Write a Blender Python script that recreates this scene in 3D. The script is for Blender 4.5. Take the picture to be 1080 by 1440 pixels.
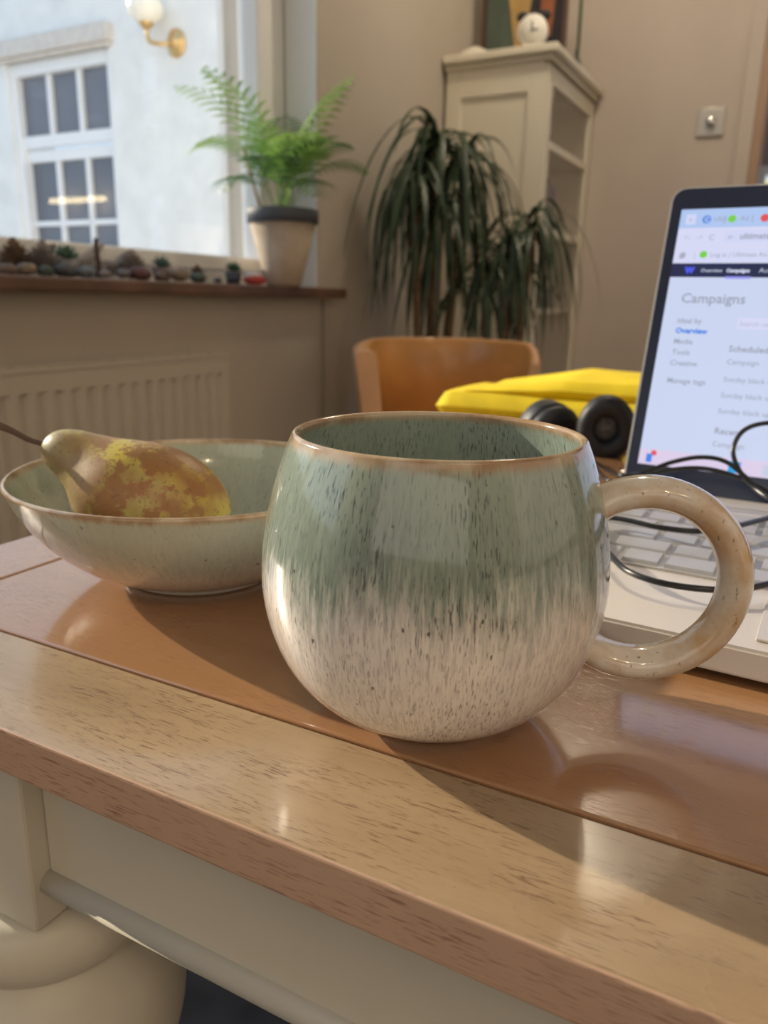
import bpy, bmesh, math, random
from mathutils import Vector, Matrix, Euler
for o in list(bpy.data.objects): bpy.data.objects.remove(o, do_unlink=True)
SC = bpy.context.scene; COL = SC.collection
R = math.radians; PI = math.pi
random.seed(7)

# ------------------------------------------------------------------ camera
F = 1081.0; pitch = R(15.5); roll = R(1.3)
CAM = Vector((0, 0, .88))
fw = Vector((0, math.cos(pitch), -math.sin(pitch)))
r0 = Vector((1, 0, 0)); u0 = Vector((0, math.sin(pitch), math.cos(pitch)))
rt = math.cos(roll)*r0 + math.sin(roll)*u0; up = -math.sin(roll)*r0 + math.cos(roll)*u0
cd = bpy.data.cameras.new('camera'); cam = bpy.data.objects.new('camera', cd); COL.objects.link(cam)
M = Matrix((rt, up, -fw)).transposed().to_4x4(); M.translation = CAM; cam.matrix_world = M
cd.sensor_fit = 'VERTICAL'; cd.sensor_height = 36; cd.lens = F/1440*36
cd.clip_start = .01; cd.clip_end = 100
cd.dof.use_dof = True; cd.dof.focus_distance = .232; cd.dof.aperture_fstop = 15
SC.camera = cam
# ------------------------------------------------------------------ world, sun, lamps, exposure
SC.view_settings.view_transform = 'Standard'; SC.view_settings.look = 'None'
SC.view_settings.exposure = 0; SC.view_settings.gamma = 1; SC.view_settings.use_curve_mapping = False
w = bpy.data.worlds.new('world'); SC.world = w; w.use_nodes = True
wn = w.node_tree.nodes; wl = w.node_tree.links
bg = wn['Background']; bg.inputs[1].default_value = 1.3
tc = wn.new('ShaderNodeTexCoord'); sp = wn.new('ShaderNodeSeparateXYZ'); cr = wn.new('ShaderNodeValToRGB')
wl.new(tc.outputs['Generated'], sp.inputs[0]); wl.new(sp.outputs[2], cr.inputs[0]); wl.new(cr.outputs[0], bg.inputs[0])
cr.color_ramp.elements[0].color = (.58, .72, .86, 1); cr.color_ramp.elements[0].position = 0
cr.color_ramp.elements[1].color = (.42, .62, .95, 1); cr.color_ramp.elements[1].position = 1
SUN_AZ, SUN_EL = -61, 20
sd = bpy.data.lights.new('sun', 'SUN'); sd.energy = 6.0; sd.angle = R(.7); sd.color = (1, .86, .66)
so = bpy.data.objects.new('sun', sd); COL.objects.link(so)
dv = Vector((math.sin(R(SUN_AZ))*math.cos(R(SUN_EL)), math.cos(R(SUN_AZ))*math.cos(R(SUN_EL)), math.sin(R(SUN_EL))))
so.rotation_euler = dv.to_track_quat('Z', 'Y').to_euler(); so.location = dv*8

# room frame: s runs along the window wall, n runs toward it
SV = Vector((math.sin(R(28)), math.cos(R(28)), 0)); NV = Vector((-SV.y, SV.x, 0))
ROT = R(62)       # local X of room objects = s, local Y = n
def W(s, n, z=0): return SV*s + NV*n + Vector((0, 0, z))
def area(name, loc, look, sx, sy, e, c):
    l = bpy.data.lights.new(name, 'AREA'); l.shape = 'RECTANGLE'; l.size = sx; l.size_y = sy; l.energy = e; l.color = c
    o = bpy.data.objects.new(name, l); COL.objects.link(o); o.location = loc
    o.rotation_euler = (Vector(loc)-Vector(look)).to_track_quat('Z', 'Y').to_euler(); return o
area('window_light_behind', W(-1.95, -.7, 1.45), W(1, -.7, 1.1), 2.8, 1.7, 12, (1, .93, .84))
area('fill_light_right', W(.9, -2.5, 1.55), W(.9, 1, 1.1), 2.4, 1.5, 6, (1, .88, .74))  # added room fill from the right; this wall has no window

# ------------------------------------------------------------------ helpers
def ray(x, y): return fw + rt*((x-540)/F) + up*((720-y)/F)
def atz(x, y, z):                     # photo direction met with a horizontal plane
    d = ray(x, y); return CAM + d*((z-CAM.z)/d.z)
def atd(x, y, D):                     # photo direction at a horizontal distance
    d = ray(x, y); return CAM + d*(D/math.hypot(d.x, d.y))
def att(x, y, t): return CAM + ray(x, y)*t

def tag(o, label=None, cat=None, group=None, kind=None):
    if label: o['label'] = label
    if cat: o['category'] = cat
    if group: o['group'] = group
    if kind: o['kind'] = kind
    return o
def thing(name, label, cat, loc=(0, 0, 0), rz=0, group=None):
    o = bpy.data.objects.new(name, None); COL.objects.link(o); o.location = loc; o.rotation_euler = (0, 0, rz)
    o.empty_display_size = .05
    return tag(o, label, cat, group)
def link(name, me, parent=None, loc=None, rot=None):
    o = bpy.data.objects.new(name, me); COL.objects.link(o)
    if parent: o.parent = parent
    if loc is not None: o.location = loc
    if rot is not None: o.rotation_euler = rot
    return o
def mk(name, V, Fc, mat, parent=None, smooth=False, loc=None, rot=None, midx=None):
    me = bpy.data.meshes.new(name); me.from_pydata([tuple(v) for v in V], [], Fc); me.update()
    for m in (mat if isinstance(mat, (list, tuple)) else [mat]): me.materials.append(m)
    b = bmesh.new(); b.from_mesh(me); bmesh.ops.recalc_face_normals(b, faces=b.faces); b.to_mesh(me); b.free()
    if smooth: me.polygons.foreach_set('use_smooth', [len(p.vertices) <= 6 for p in me.polygons])
    return link(name, me, parent, loc, rot)
def from_bm(name, b, mat, parent=None, smooth=False, loc=None, rot=None):
    bmesh.ops.recalc_face_normals(b, faces=b.faces)
    me = bpy.data.meshes.new(name); b.to_mesh(me); b.free()
    for m in (mat if isinstance(mat, (list, tuple)) else [mat]): me.materials.append(m)
    if smooth: me.polygons.foreach_set('use_smooth', [True]*len(me.polygons))
    return link(name, me, parent, loc, rot)
def bbox(b, x0, x1, y0, y1, z0, z1, bev=0, seg=1):
    vs = [b.verts.new(p) for p in [(x0,y0,z0),(x1,y0,z0),(x1,y1,z0),(x0,y1,z0),(x0,y0,z1),(x1,y0,z1),(x1,y1,z1),(x0,y1,z1)]]
    fs = [b.faces.new([vs[i] for i in f]) for f in [(0,3,2,1),(4,5,6,7),(0,1,5,4),(1,2,6,5),(2,3,7,6),(3,0,4,7)]]
    if bev:
        es = list({e for f in fs for e in f.edges})
        bmesh.ops.bevel(b, geom=es, offset=bev, segments=seg, affect='EDGES', profile=.5)
def box(name, x0, x1, y0, y1, z0, z1, mat, parent=None, bev=0, seg=1, loc=None, rot=None, smooth=False):
    b = bmesh.new(); bbox(b, x0, x1, y0, y1, z0, z1, bev, seg); return from_bm(name, b, mat, parent, smooth, loc, rot)
def boxes(name, lst, mat, parent=None, bev=0, loc=None, rot=None):
    b = bmesh.new()
    for l in lst: bbox(b, *l, bev)
    return from_bm(name, b, mat, parent, False, loc, rot)
def catmull(P, n=6):
    out = []
    for i in range(len(P)-1):
        p0 = P[max(i-1, 0)]; p1 = P[i]; p2 = P[i+1]; p3 = P[min(i+2, len(P)-1)]
        for k in range(n):
            t = k/n
            out.append(tuple(.5*((2*b)+(-a+c)*t+(2*a-5*b+4*c-d)*t*t+(-a+3*b-3*c+d)*t**3) for a, b, c, d in zip(p0, p1, p2, p3)))
    out.append(tuple(P[-1])); return out
def lathe(name, prof, mat, parent=None, seg=48, loc=None, rot=None, sm=True, n=1):
    if n > 1: prof = catmull(prof, n)
    V = []; Fc = []; idx = []
    for r, z in prof:
        if r < 1e-5: idx.append([len(V)]); V.append((0, 0, z))
        else:
            idx.append(list(range(len(V), len(V)+seg)))
            V += [(r*math.cos(2*PI*i/seg), r*math.sin(2*PI*i/seg), z) for i in range(seg)]
    for a, b in zip(idx, idx[1:]):
        for i in range(seg):
            j = (i+1) % seg
            if len(a) == 1 and len(b) == 1: continue
            if len(a) == 1: Fc.append((a[0], b[i], b[j]))
            elif len(b) == 1: Fc.append((a[i], a[j], b[0]))
            else: Fc.append((a[i], a[j], b[j], b[i]))
    return mk(name, V, Fc, mat, parent, sm, loc, rot)
def sweep(name, pts, rad, mat, parent=None, seg=12, loc=None, rot=None, closed=False, ell=None, n=1, upv=None):
    """tube along pts; rad is a number or a list; ell scales the second cross axis"""
    if n > 1:
        if not isinstance(rad, (list, tuple)): rad = [rad]*len(pts)
        q = catmull([tuple(p)+(r,) for p, r in zip(pts, rad)], n); pts = [Vector(p[:3]) for p in q]; rad = [max(p[3], 1e-5) for p in q]
    pts = [Vector(p) for p in pts]
    if not isinstance(rad, (list, tuple)): rad = [rad]*len(pts)
    V = []; Fc = []; nrm = None; N = len(pts)
    for i, p in enumerate(pts):
        if closed: t = pts[(i+1) % N]-pts[i-1]
        else: t = pts[min(i+1, N-1)]-pts[max(i-1, 0)]
        t.normalize()
        if nrm is None:
            nrm = Vector(upv) if upv else (Vector((0, 0, 1)) if abs(t.z) < .9 else Vector((1, 0, 0)))
        nrm = (nrm-t*nrm.dot(t)).normalized(); bn = t.cross(nrm)
        e = (ell[i] if isinstance(ell, (list, tuple)) else ell) if ell else 1
        for k in range(seg):
            a = 2*PI*k/seg; V.append(p+nrm*math.cos(a)*rad[i]+bn*math.sin(a)*rad[i]*e)
    for i in range(N if closed else N-1):
        j = (i+1) % N
        for k in range(seg):
            l = (k+1) % seg; Fc.append((i*seg+k, i*seg+l, j*seg+l, j*seg+k))
    if not closed:
        Fc.append(tuple(range(seg-1, -1, -1))); Fc.append(tuple((N-1)*seg+k for k in range(seg)))
    return mk(name, V, Fc, mat, parent, True, loc, rot)
def ball(name, r, mat, parent=None, loc=None, sc=(1, 1, 1), noise=0, sub=2, seed=0, rot=None):
    b = bmesh.new(); bmesh.ops.create_icosphere(b, subdivisions=sub, radius=r); rn = random.Random(seed)
    ph = [(Vector((rn.uniform(-1, 1), rn.uniform(-1, 1), rn.uniform(-1, 1)))*3/r, rn.uniform(0, 6)) for _ in range(4)]
    for v in b.verts:
        k = 1+noise*sum(math.sin(v.co.dot(d)*.5+q) for d, q in ph)/2
        v.co = Vector((v.co.x*sc[0]*k, v.co.y*sc[1]*k, v.co.z*sc[2]*k))
    return from_bm(name, b, mat, parent, True, loc, rot)

# ------------------------------------------------------------------ materials
def nt(name):
    m = bpy.data.materials.new(name); m.use_nodes = True; t = m.node_tree
    return m, t.nodes, t.links, t.nodes['Principled BSDF']
def C4(c): return (c[0], c[1], c[2], 1)
def mat(name, c, rough=.5, metal=0, var=0, scale=20, bump=0, coat=0, spec=None, c2=None, stretch=None, emit=None, es=1, detail=4):
    m, N, L, P = nt(name)
    P.inputs['Base Color'].default_value = C4(c); P.inputs['Roughness'].default_value = rough; P.inputs['Metallic'].default_value = metal
    if coat: P.inputs['Coat Weight'].default_value = coat; P.inputs['Coat Roughness'].default_value = .08
    if spec is not None: P.inputs['Specular IOR Level'].default_value = spec
    if emit: P.inputs['Emission Color'].default_value = C4(emit); P.inputs['Emission Strength'].default_value = es
    if var or bump or c2:
        t = N.new('ShaderNodeTexCoord'); mp = N.new('ShaderNodeMapping'); L.new(t.outputs['Object'], mp.inputs[0])
        if stretch: mp.inputs['Scale'].default_value = stretch
        nz = N.new('ShaderNodeTexNoise'); nz.inputs['Scale'].default_value = scale; nz.inputs['Detail'].default_value = detail
        L.new(mp.outputs[0], nz.inputs[0])
        if var or c2:
            r = N.new('ShaderNodeValToRGB'); L.new(nz.outputs[0], r.inputs[0])
            a = C4(c2) if c2 else C4([x*(1-var) for x in c]); b = C4(c) if c2 else C4([min(1, x*(1+var)) for x in c])
            r.color_ramp.elements[0].color = a; r.color_ramp.elements[0].position = .35
            r.color_ramp.elements[1].color = b; r.color_ramp.elements[1].position = .65
            L.new(r.outputs[0], P.inputs['Base Color'])
        if bump:
            bp = N.new('ShaderNodeBump'); bp.inputs['Strength'].default_value = bump; bp.inputs['Distance'].default_value = .002
            L.new(nz.outputs[0], bp.inputs['Height']); L.new(bp.outputs[0], P.inputs['Normal'])
    return m
def leafmat(name, c, c2, trans=.35):
    m, N, L, P = nt(name); P.inputs['Roughness'].default_value = .4
    t = N.new('ShaderNodeTexCoord'); nz = N.new('ShaderNodeTexNoise'); nz.inputs['Scale'].default_value = 9; L.new(t.outputs['Object'], nz.inputs[0])
    r = N.new('ShaderNodeValToRGB'); r.color_ramp.elements[0].color = C4(c); r.color_ramp.elements[1].color = C4(c2)
    r.color_ramp.elements[0].position = .35; r.color_ramp.elements[1].position = .65
    L.new(nz.outputs[0], r.inputs[0]); L.new(r.outputs[0], P.inputs['Base Color'])
    tr = N.new('ShaderNodeBsdfTranslucent'); L.new(r.outputs[0], tr.inputs[0])
    mx = N.new('ShaderNodeMixShader'); mx.inputs[0].default_value = trans
    L.new(P.outputs[0], mx.inputs[1]); L.new(tr.outputs[0], mx.inputs[2]); L.new(mx.outputs[0], N['Material Output'].inputs[0])
    return m
def glassmat(name, tint=(1, 1, 1)):
    m, N, L, P = nt(name); N.remove(P)
    t = N.new('ShaderNodeBsdfTransparent'); t.inputs[0].default_value = C4(tint)
    g = N.new('ShaderNodeBsdfGlossy'); g.inputs['Roughness'].default_value = .02
    f = N.new('ShaderNodeFresnel'); mx = N.new('ShaderNodeMixShader')
    ge = N.new('ShaderNodeNewGeometry'); mr = N.new('ShaderNodeMapRange'); L.new(ge.outputs['Backfacing'], mr.inputs[0])
    mr.inputs[3].default_value = 1.45; mr.inputs[4].default_value = 1/1.45; L.new(mr.outputs[0], f.inputs[0])
    L.new(f.outputs[0], mx.inputs[0]); L.new(t.outputs[0], mx.inputs[1]); L.new(g.outputs[0], mx.inputs[2]); L.new(mx.outputs[0], N['Material Output'].inputs[0])
    return m
def math_node(N, L, op, a, b=None, c=None):
    n = N.new('ShaderNodeMath'); n.operation = op
    for i, v in enumerate((a, b, c)):
        if v is None: continue
        if isinstance(v, (int, float)): n.inputs[i].default_value = v
        else: L.new(v, n.inputs[i])
    return n.outputs[0]
def mixc(N, L, f, a, b):
    n = N.new('ShaderNodeMix'); n.data_type = 'RGBA'
    if isinstance(f, (int, float)): n.inputs[0].default_value = f
    else: L.new(f, n.inputs[0])
    for i, v in ((6, a), (7, b)):
        if isinstance(v, tuple): n.inputs[i].default_value = C4(v)
        else: L.new(v, n.inputs[i])
    return n.outputs[2]
def noise(N, L, scale, stretch=(1, 1, 1), detail=3, rough=.5, loc=(0, 0, 0)):
    t = N.new('ShaderNodeTexCoord'); mp = N.new('ShaderNodeMapping'); L.new(t.outputs['Object'], mp.inputs[0])
    mp.inputs['Scale'].default_value = stretch; mp.inputs['Location'].default_value = loc
    nz = N.new('ShaderNodeTexNoise'); nz.inputs['Scale'].default_value = scale; nz.inputs['Detail'].default_value = detail
    nz.inputs['Roughness'].default_value = rough; L.new(mp.outputs[0], nz.inputs[0]); return nz.outputs[0]
def ramp(N, L, f, stops):
    r = N.new('ShaderNodeValToRGB'); L.new(f, r.inputs[0]); e = r.color_ramp.elements
    while len(e) < len(stops): e.new(.5)
    for el, (p, c) in zip(e, stops):
        el.position = p; el.color = C4(c) if isinstance(c, tuple) else (c, c, c, 1)
    return r.outputs[0]

def pnoise(N, L, scale, st=.15, detail=3, rough=.5, off=0.0, R0=.054):
    """noise that runs down the wall of a thrown pot, whatever its slope"""
    t = N.new('ShaderNodeTexCoord'); s = N.new('ShaderNodeSeparateXYZ'); L.new(t.outputs['Object'], s.inputs[0]); x, y, z = s.outputs
    r = math_node(N, L, 'ADD', math_node(N, L, 'SQRT', math_node(N, L, 'ADD', math_node(N, L, 'MULTIPLY', x, x), math_node(N, L, 'MULTIPLY', y, y))), 1e-5)
    arc = math_node(N, L, 'ADD', z, math_node(N, L, 'MULTIPLY', math_node(N, L, 'SUBTRACT', r, R0), math_node(N, L, 'LESS_THAN', z, .05)))
    c = N.new('ShaderNodeCombineXYZ'); L.new(math_node(N, L, 'ADD', math_node(N, L, 'MULTIPLY', math_node(N, L, 'DIVIDE', x, r), R0), off), c.inputs[0])
    L.new(math_node(N, L, 'MULTIPLY', math_node(N, L, 'DIVIDE', y, r), R0), c.inputs[1]); L.new(math_node(N, L, 'MULTIPLY', arc, st), c.inputs[2])
    nz = N.new('ShaderNodeTexNoise'); nz.inputs['Scale'].default_value = scale; nz.inputs['Detail'].default_value = detail; nz.inputs['Roughness'].default_value = rough
    L.new(c.outputs[0], nz.inputs[0]); return nz.outputs[0]
def glaze(name, zlo, zhi, ztop, teal, tealdark, cream, lilac, speck=.62, streak=1.0):
    """reactive glaze: cream foot, sea green shoulder, brown rim, dark dashes running down"""
    m, N, L, P = nt(name)
    t = N.new('ShaderNodeTexCoord'); s = N.new('ShaderNodeSeparateXYZ'); L.new(t.outputs['Object'], s.inputs[0]); z = s.outputs[2]
    n1 = pnoise(N, L, 800, .10, 4, .65)            # long runs
    n2 = noise(N, L, 40, (1, 1, .45), 2)
    zz = math_node(N, L, 'ADD', z, math_node(N, L, 'MULTIPLY', math_node(N, L, 'SUBTRACT', n1, .5), .028*streak))
    zz = math_node(N, L, 'ADD', zz, math_node(N, L, 'MULTIPLY', math_node(N, L, 'SUBTRACT', n2, .5), .022))
    mr = N.new('ShaderNodeMapRange'); mr.interpolation_type = 'SMOOTHSTEP'; L.new(zz, mr.inputs[0]); mr.inputs[1].default_value = zlo; mr.inputs[2].default_value = zhi
    low = mixc(N, L, ramp(N, L, pnoise(N, L, 950, .13, 4, .65, .3), [(.46, 0.), (.64, .9)]), cream, lilac)
    hi = mixc(N, L, ramp(N, L, n1, [(.40, 0.), (.64, .8)]), teal, tealdark)
    # lighter shoulder just under the rim
    mr2 = N.new('ShaderNodeMapRange'); L.new(zz, mr2.inputs[0]); mr2.inputs[1].default_value = ztop-.024; mr2.inputs[2].default_value = ztop-.002; mr2.inputs[4].default_value = .5
    hi = mixc(N, L, mr2.outputs[0], hi, tuple(min(1, a*1.35) for a in teal))
    col = mixc(N, L, mr.outputs[0], low, hi)
    # dashes
    n3 = pnoise(N, L, 1900, .15, 1, .5, .7); msk = ramp(N, L, n3, [(.585, 0.), (.67, 1.)])
    n4 = noise(N, L, 60, (1, 1, .6), 1); amt = ramp(N, L, n4, [(.40, .35), (.62, .9)])
    dcol = mixc(N, L, mr.outputs[0], (.27, .235, .24), (.04, .045, .055))
    col = mixc(N, L, math_node(N, L, 'MULTIPLY', math_node(N, L, 'MULTIPLY', msk, amt), speck), col, dcol)
    n5 = noise(N, L, 700, (1, 1, .5), 0, .5, (1, 8, 0)); msk2 = ramp(N, L, n5, [(.83, 0.), (.85, 1.)])
    col = mixc(N, L, math_node(N, L, 'MULTIPLY', msk2, .8), col, (.05, .04, .04))
    # rim
    mr3 = N.new('ShaderNodeMapRange'); mr3.interpolation_type = 'SMOOTHSTEP'
    L.new(math_node(N, L, 'ADD', z, math_node(N, L, 'MULTIPLY', math_node(N, L, 'SUBTRACT', n1, .5), .004)), mr3.inputs[0])
    mr3.inputs[1].default_value = ztop-.0042; mr3.inputs[2].default_value = ztop-.0008; mr3.inputs[4].default_value = .85
    rimc = mixc(N, L, ramp(N, L, noise(N, L, 90), [(.4, 0.), (.6, 1.)]), (.36, .20, .09), (.55, .42, .28))
    col = mixc(N, L, mr3.outputs[0], col, rimc)
    L.new(col, P.inputs['Base Color']); P.inputs['Roughness'].default_value = .13
    P.inputs['Coat Weight'].default_value = .6; P.inputs['Coat Roughness'].default_value = .03
    bp = N.new('ShaderNodeBump'); bp.inputs['Strength'].default_value = .12; bp.inputs['Distance'].default_value = .0004
    L.new(noise(N, L, 160, (1, 1, .5), 2), bp.inputs['Height']); L.new(bp.outputs[0], P.inputs['Normal']); L.new(bp.outputs[0], P.inputs['Coat Normal'])
    return m
def wood(name, c1, c2, pore, rough=.28, coat=.35, scl=1.0, porea=.5, crough=.12):
    m, N, L, P = nt(name)
    a = noise(N, L, 26*scl, (.12, 1, 1), 5, .6); b = noise(N, L, 5*scl, (.4, 1, 1), 3)
    col = mixc(N, L, ramp(N, L, a, [(.35, 0.), (.68, 1.)]), c1, c2)
    col = mixc(N, L, math_node(N, L, 'MULTIPLY', ramp(N, L, b, [(.4, 0.), (.7, 1.)]), .45), col, tuple(x*.72 for x in c1))
    p = ramp(N, L, noise(N, L, 1500*scl, (.09, 1, 1), 2, .6, (2, 5, 1)), [(.54, 0.), (.66, 1.)])
    pa = ramp(N, L, noise(N, L, 70*scl, (.3, 1, 1), 3), [(.40, 0.15), (.6, 1.)])
    pm = math_node(N, L, 'MULTIPLY', p, pa)
    col = mixc(N, L, math_node(N, L, 'MULTIPLY', pm, porea), col, pore)
    L.new(col, P.inputs['Base Color'])
    L.new(ramp(N, L, noise(N, L, 60), [(.3, rough*.85), (.7, rough*1.2)]), P.inputs['Roughness'])
    P.inputs['Coat Weight'].default_value = coat; P.inputs['Coat Roughness'].default_value = crough; P.inputs['Coat IOR'].default_value = 1.68
    bp = N.new('ShaderNodeBump'); bp.inputs['Strength'].default_value = .25; bp.inputs['Distance'].default_value = .0003; bp.invert = True
    L.new(pm, bp.inputs['Height']); L.new(bp.outputs[0], P.inputs['Normal'])
    return m

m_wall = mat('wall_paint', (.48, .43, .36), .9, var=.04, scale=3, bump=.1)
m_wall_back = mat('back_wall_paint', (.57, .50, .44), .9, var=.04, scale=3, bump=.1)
m_reveal = mat('reveal_plaster', (.78, .83, .90), .9)
m_ceiling = mat('ceiling_paint', (.8, .78, .74), .9)
m_floor = mat('floor_boards', (.30, .20, .12), .5, var=.2, scale=6)
m_rug = mat('rug_wool', (.060, .075, .10), .95, c2=(.022, .028, .042), scale=9, bump=.5)
m_white = mat('white_gloss', (.82, .83, .84), .35)
m_winframe = mat('window_white', (.86, .86, .85), .35)
m_render = mat('outside_render', (.84, .83, .79), .95, var=.05, scale=7, bump=.5)
m_tanstone = mat('stone_lintel', (.68, .62, .55), .9, var=.06)
m_sill = mat('varnished_sill', (.13, .07, .05), .35, var=.3, scale=12, coat=.3)
m_pane = glassmat('window_glass')
m_cream = mat('cream_paint', (.60, .57, .48), .42, var=.04, scale=8, bump=.1)
m_rad = mat('radiator_enamel', (.52, .47, .39), .45)
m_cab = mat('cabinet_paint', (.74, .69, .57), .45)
m_cabshade = mat('cabinet_inside_shade', (.24, .20, .15), .7)  # shade inside the cabinet is put into this darker colour
m_black = mat('black_rubber', (.012, .013, .016), .45)
m_cable = mat('cable_rubber', (.010, .011, .013), .28)
m_brass = mat('brass', (.72, .47, .20), .3, 1)
m_opal = mat('opal_glass', (.92, .86, .72), .2, coat=.5)
m_silver = mat('silver_plastic', (.62, .62, .63), .38, .55)
m_deck = mat('deck_metal', (.66, .62, .58), .42, .35)
m_key = mat('key_plastic', (.42, .42, .43), .3, .1)
m_bezel = mat('bezel', (.016, .026, .060), .22)
m_yellow = mat('yellow_cloth', (.86, .66, .015), .8, var=.08, scale=30, bump=.3)
m_chair = mat('chair_wood', (.60, .29, .085), .35, var=.12, scale=8, stretch=(.3, 1, 1), coat=.2)
m_chairedge = mat('chair_edge', (.72, .42, .22), .4, var=.1, scale=10)
m_plank_f = wood('front_plank_wood', (.35, .245, .14), (.45, .33, .20), (.14, .07, .035), .30, .7, 1.3, .8)
m_plank = wood('orange_plank_wood', (.37, .19, .085), (.43, .23, .11), (.20, .085, .04), .22, 1.0, 1, .35, .07)
m_edge = wood('worn_edge_wood', (.52, .33, .225), (.62, .42, .30), (.16, .07, .05), .5, .1, 1, .6)

# ------------------------------------------------------------------ the room
def st(o): return tag(o, kind='structure')
Z0 = Vector((0, 0, 0)); RR = (0, 0, ROT)
S0, S2, N0, N1, H = -2.0, 3.2, -2.6, 1.2, 2.5
WS0, WS1, WZ0, WZ1 = -1.3, 1.84, .88, 2.25
st(box('floor', S0-.1, S2+.1, N0-.1, N1+.3, -.1, 0, m_floor, rot=RR))
st(box('ceiling', S0-.1, S2+.1, N0-.1, N1+.3, H, H+.1, m_ceiling, rot=RR))
st(boxes('wall_window', [(S0-.1, WS0, N1, N1+.3, 0, H), (WS1, S2+.1, N1, N1+.3, 0, H), (WS0, WS1, N1, N1+.3, 0, WZ0), (WS0, WS1, N1, N1+.3, WZ1, H)], m_wall, rot=RR))
st(boxes('wall_facade', [(S0-.1, WS0, N1+.3, N1+.32, -.5, 3.2), (WS1, S2+.1, N1+.3, N1+.32, -.5, 3.2), (WS0, WS1, N1+.3, N1+.32, -.5, WZ0), (WS0, WS1, N1+.3, N1+.32, WZ1, 3.2)], m_render, rot=RR))
st(box('trim_reveal', WS1-.006, WS1+.001, N1+.002, 1.295, WZ0, WZ1, m_reveal, rot=RR))
# back wall with a doorway at its right
DN0, DN1, DZ = -.62, .272, 2.05
st(boxes('wall_back', [(S2, S2+.12, DN1, N1, 0, H), (S2, S2+.12, N0-.1, DN0, 0, H), (S2, S2+.12, DN0, DN1, DZ, H)], m_wall_back, rot=RR))
st(boxes('wall_right', [(S0-.1, S2+.1, N0-.1, N0, 0, H)], m_wall_back, rot=RR))
st(boxes('wall_behind', [(S0-.1, S0, N0, N1, 0, H)], m_wall, rot=RR))
d = st(boxes('door_1', [(S2-.018, S2, DN1, DN1+.052, 0, DZ+.052), (S2-.018, S2, DN0-.052, DN0, 0, DZ+.052), (S2-.018, S2, DN0, DN1, DZ, DZ+.052)], m_wall_back, rot=RR, bev=.003))
m_jamb = mat('door_jamb_wood', (.42, .28, .19), .5)
boxes('door_jamb', [(S2-.012, S2+.13, DN1-.03, DN1-.001, 0, DZ), (S2-.012, S2+.13, DN0, DN0+.03, 0, DZ)], m_jamb, d)
# hallway beyond the doorway
st(boxes('wall_hall', [(S2+1.3, S2+1.4, -1.6, 1.2, 0, 1.05), (S2+1.3, S2+1.4, -1.6, 1.2, 1.55, H), (S2+1.3, S2+1.4, .34, 1.2, 1.05, 1.55), (S2+1.3, S2+1.4, -1.6, -.2, 1.05, 1.55)], mat('hall_wall', (.42, .33, .30), .9), rot=RR))
st(box('wall_hall_left', S2+.12, S2+1.4, 1.0, 1.1, 0, H, m_wall_back, rot=RR))
st(box('floor_hall', S2+.1, S2+1.4, -1.6, 1.1, -.1, 0, m_floor, rot=RR))
st(box('ceiling_hall', S2+.1, S2+1.4, -1.6, 1.1, H, H+.1, m_ceiling, rot=RR))
w3 = st(boxes('window_3', [(S2+1.28, S2+1.36, -.2, -.16, 1.05, 1.55), (S2+1.28, S2+1.36, .30, .34, 1.05, 1.55), (S2+1.28, S2+1.36, -.16, .30, 1.05, 1.09), (S2+1.28, S2+1.36, -.16, .30, 1.51, 1.55)], m_winframe, rot=RR))
box('pane', S2+1.32, S2+1.325, -.16, .30, 1.09, 1.51, m_pane, w3)
hb = ball('garden_bush', .55, leafmat('bush_leaf', (.45, .42, .08), (.75, .68, .30), .3), loc=W(S2+2.6, .1, 1.1), sc=(1, 1, 1.3), noise=.16, sub=4, seed=3)
tag(hb, 'yellow-green bush seen through the small white window past the doorway', 'bush')
# baseboards
st(boxes('baseboard_window', [(S0, S2, N1-.016, N1, 0, .12)], m_white, rot=RR))
st(boxes('baseboard_back', [(S2-.016, S2, DN1+.052, N1-.016, 0, .12)], m_white, rot=RR))

# window_1: white frame and panes
wz0 = .905
w1 = st(boxes('window_1', [(WS0, WS0+.06, 1.30, 1.37, wz0, WZ1), (WS1-.06, WS1, 1.30, 1.37, wz0, WZ1), (WS0, WS1, 1.30, 1.37, WZ1-.06, WZ1), (WS0, WS1, 1.30, 1.37, wz0, wz0+.03)], m_winframe, rot=RR, bev=.003))
boxes('sash', [(WS1-.125, WS1-.063, 1.292, 1.355, wz0+.032, WZ1-.06), (WS0+.06, WS0+.12, 1.292, 1.355, wz0+.032, WZ1-.06), (WS0+.12, WS1-.125, 1.292, 1.355, wz0+.032, wz0+.068), (WS0+.12, WS1-.125, 1.292, 1.355, WZ1-.12, WZ1-.06), (-.05, .03, 1.292, 1.355, wz0+.068, WZ1-.12)], m_winframe, w1, bev=.004)
box('pane', WS0+.12, WS1-.125, 1.335, 1.339, wz0+.068, WZ1-.12, m_pane, w1)
sl = box('window_sill', WS0-.1, 1.915, 1.15, 1.30, .878, .905, m_sill, rot=RR, bev=.006, seg=3, smooth=False)
tag(sl, 'dark varnished wooden windowsill under the big window', 'windowsill')

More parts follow.
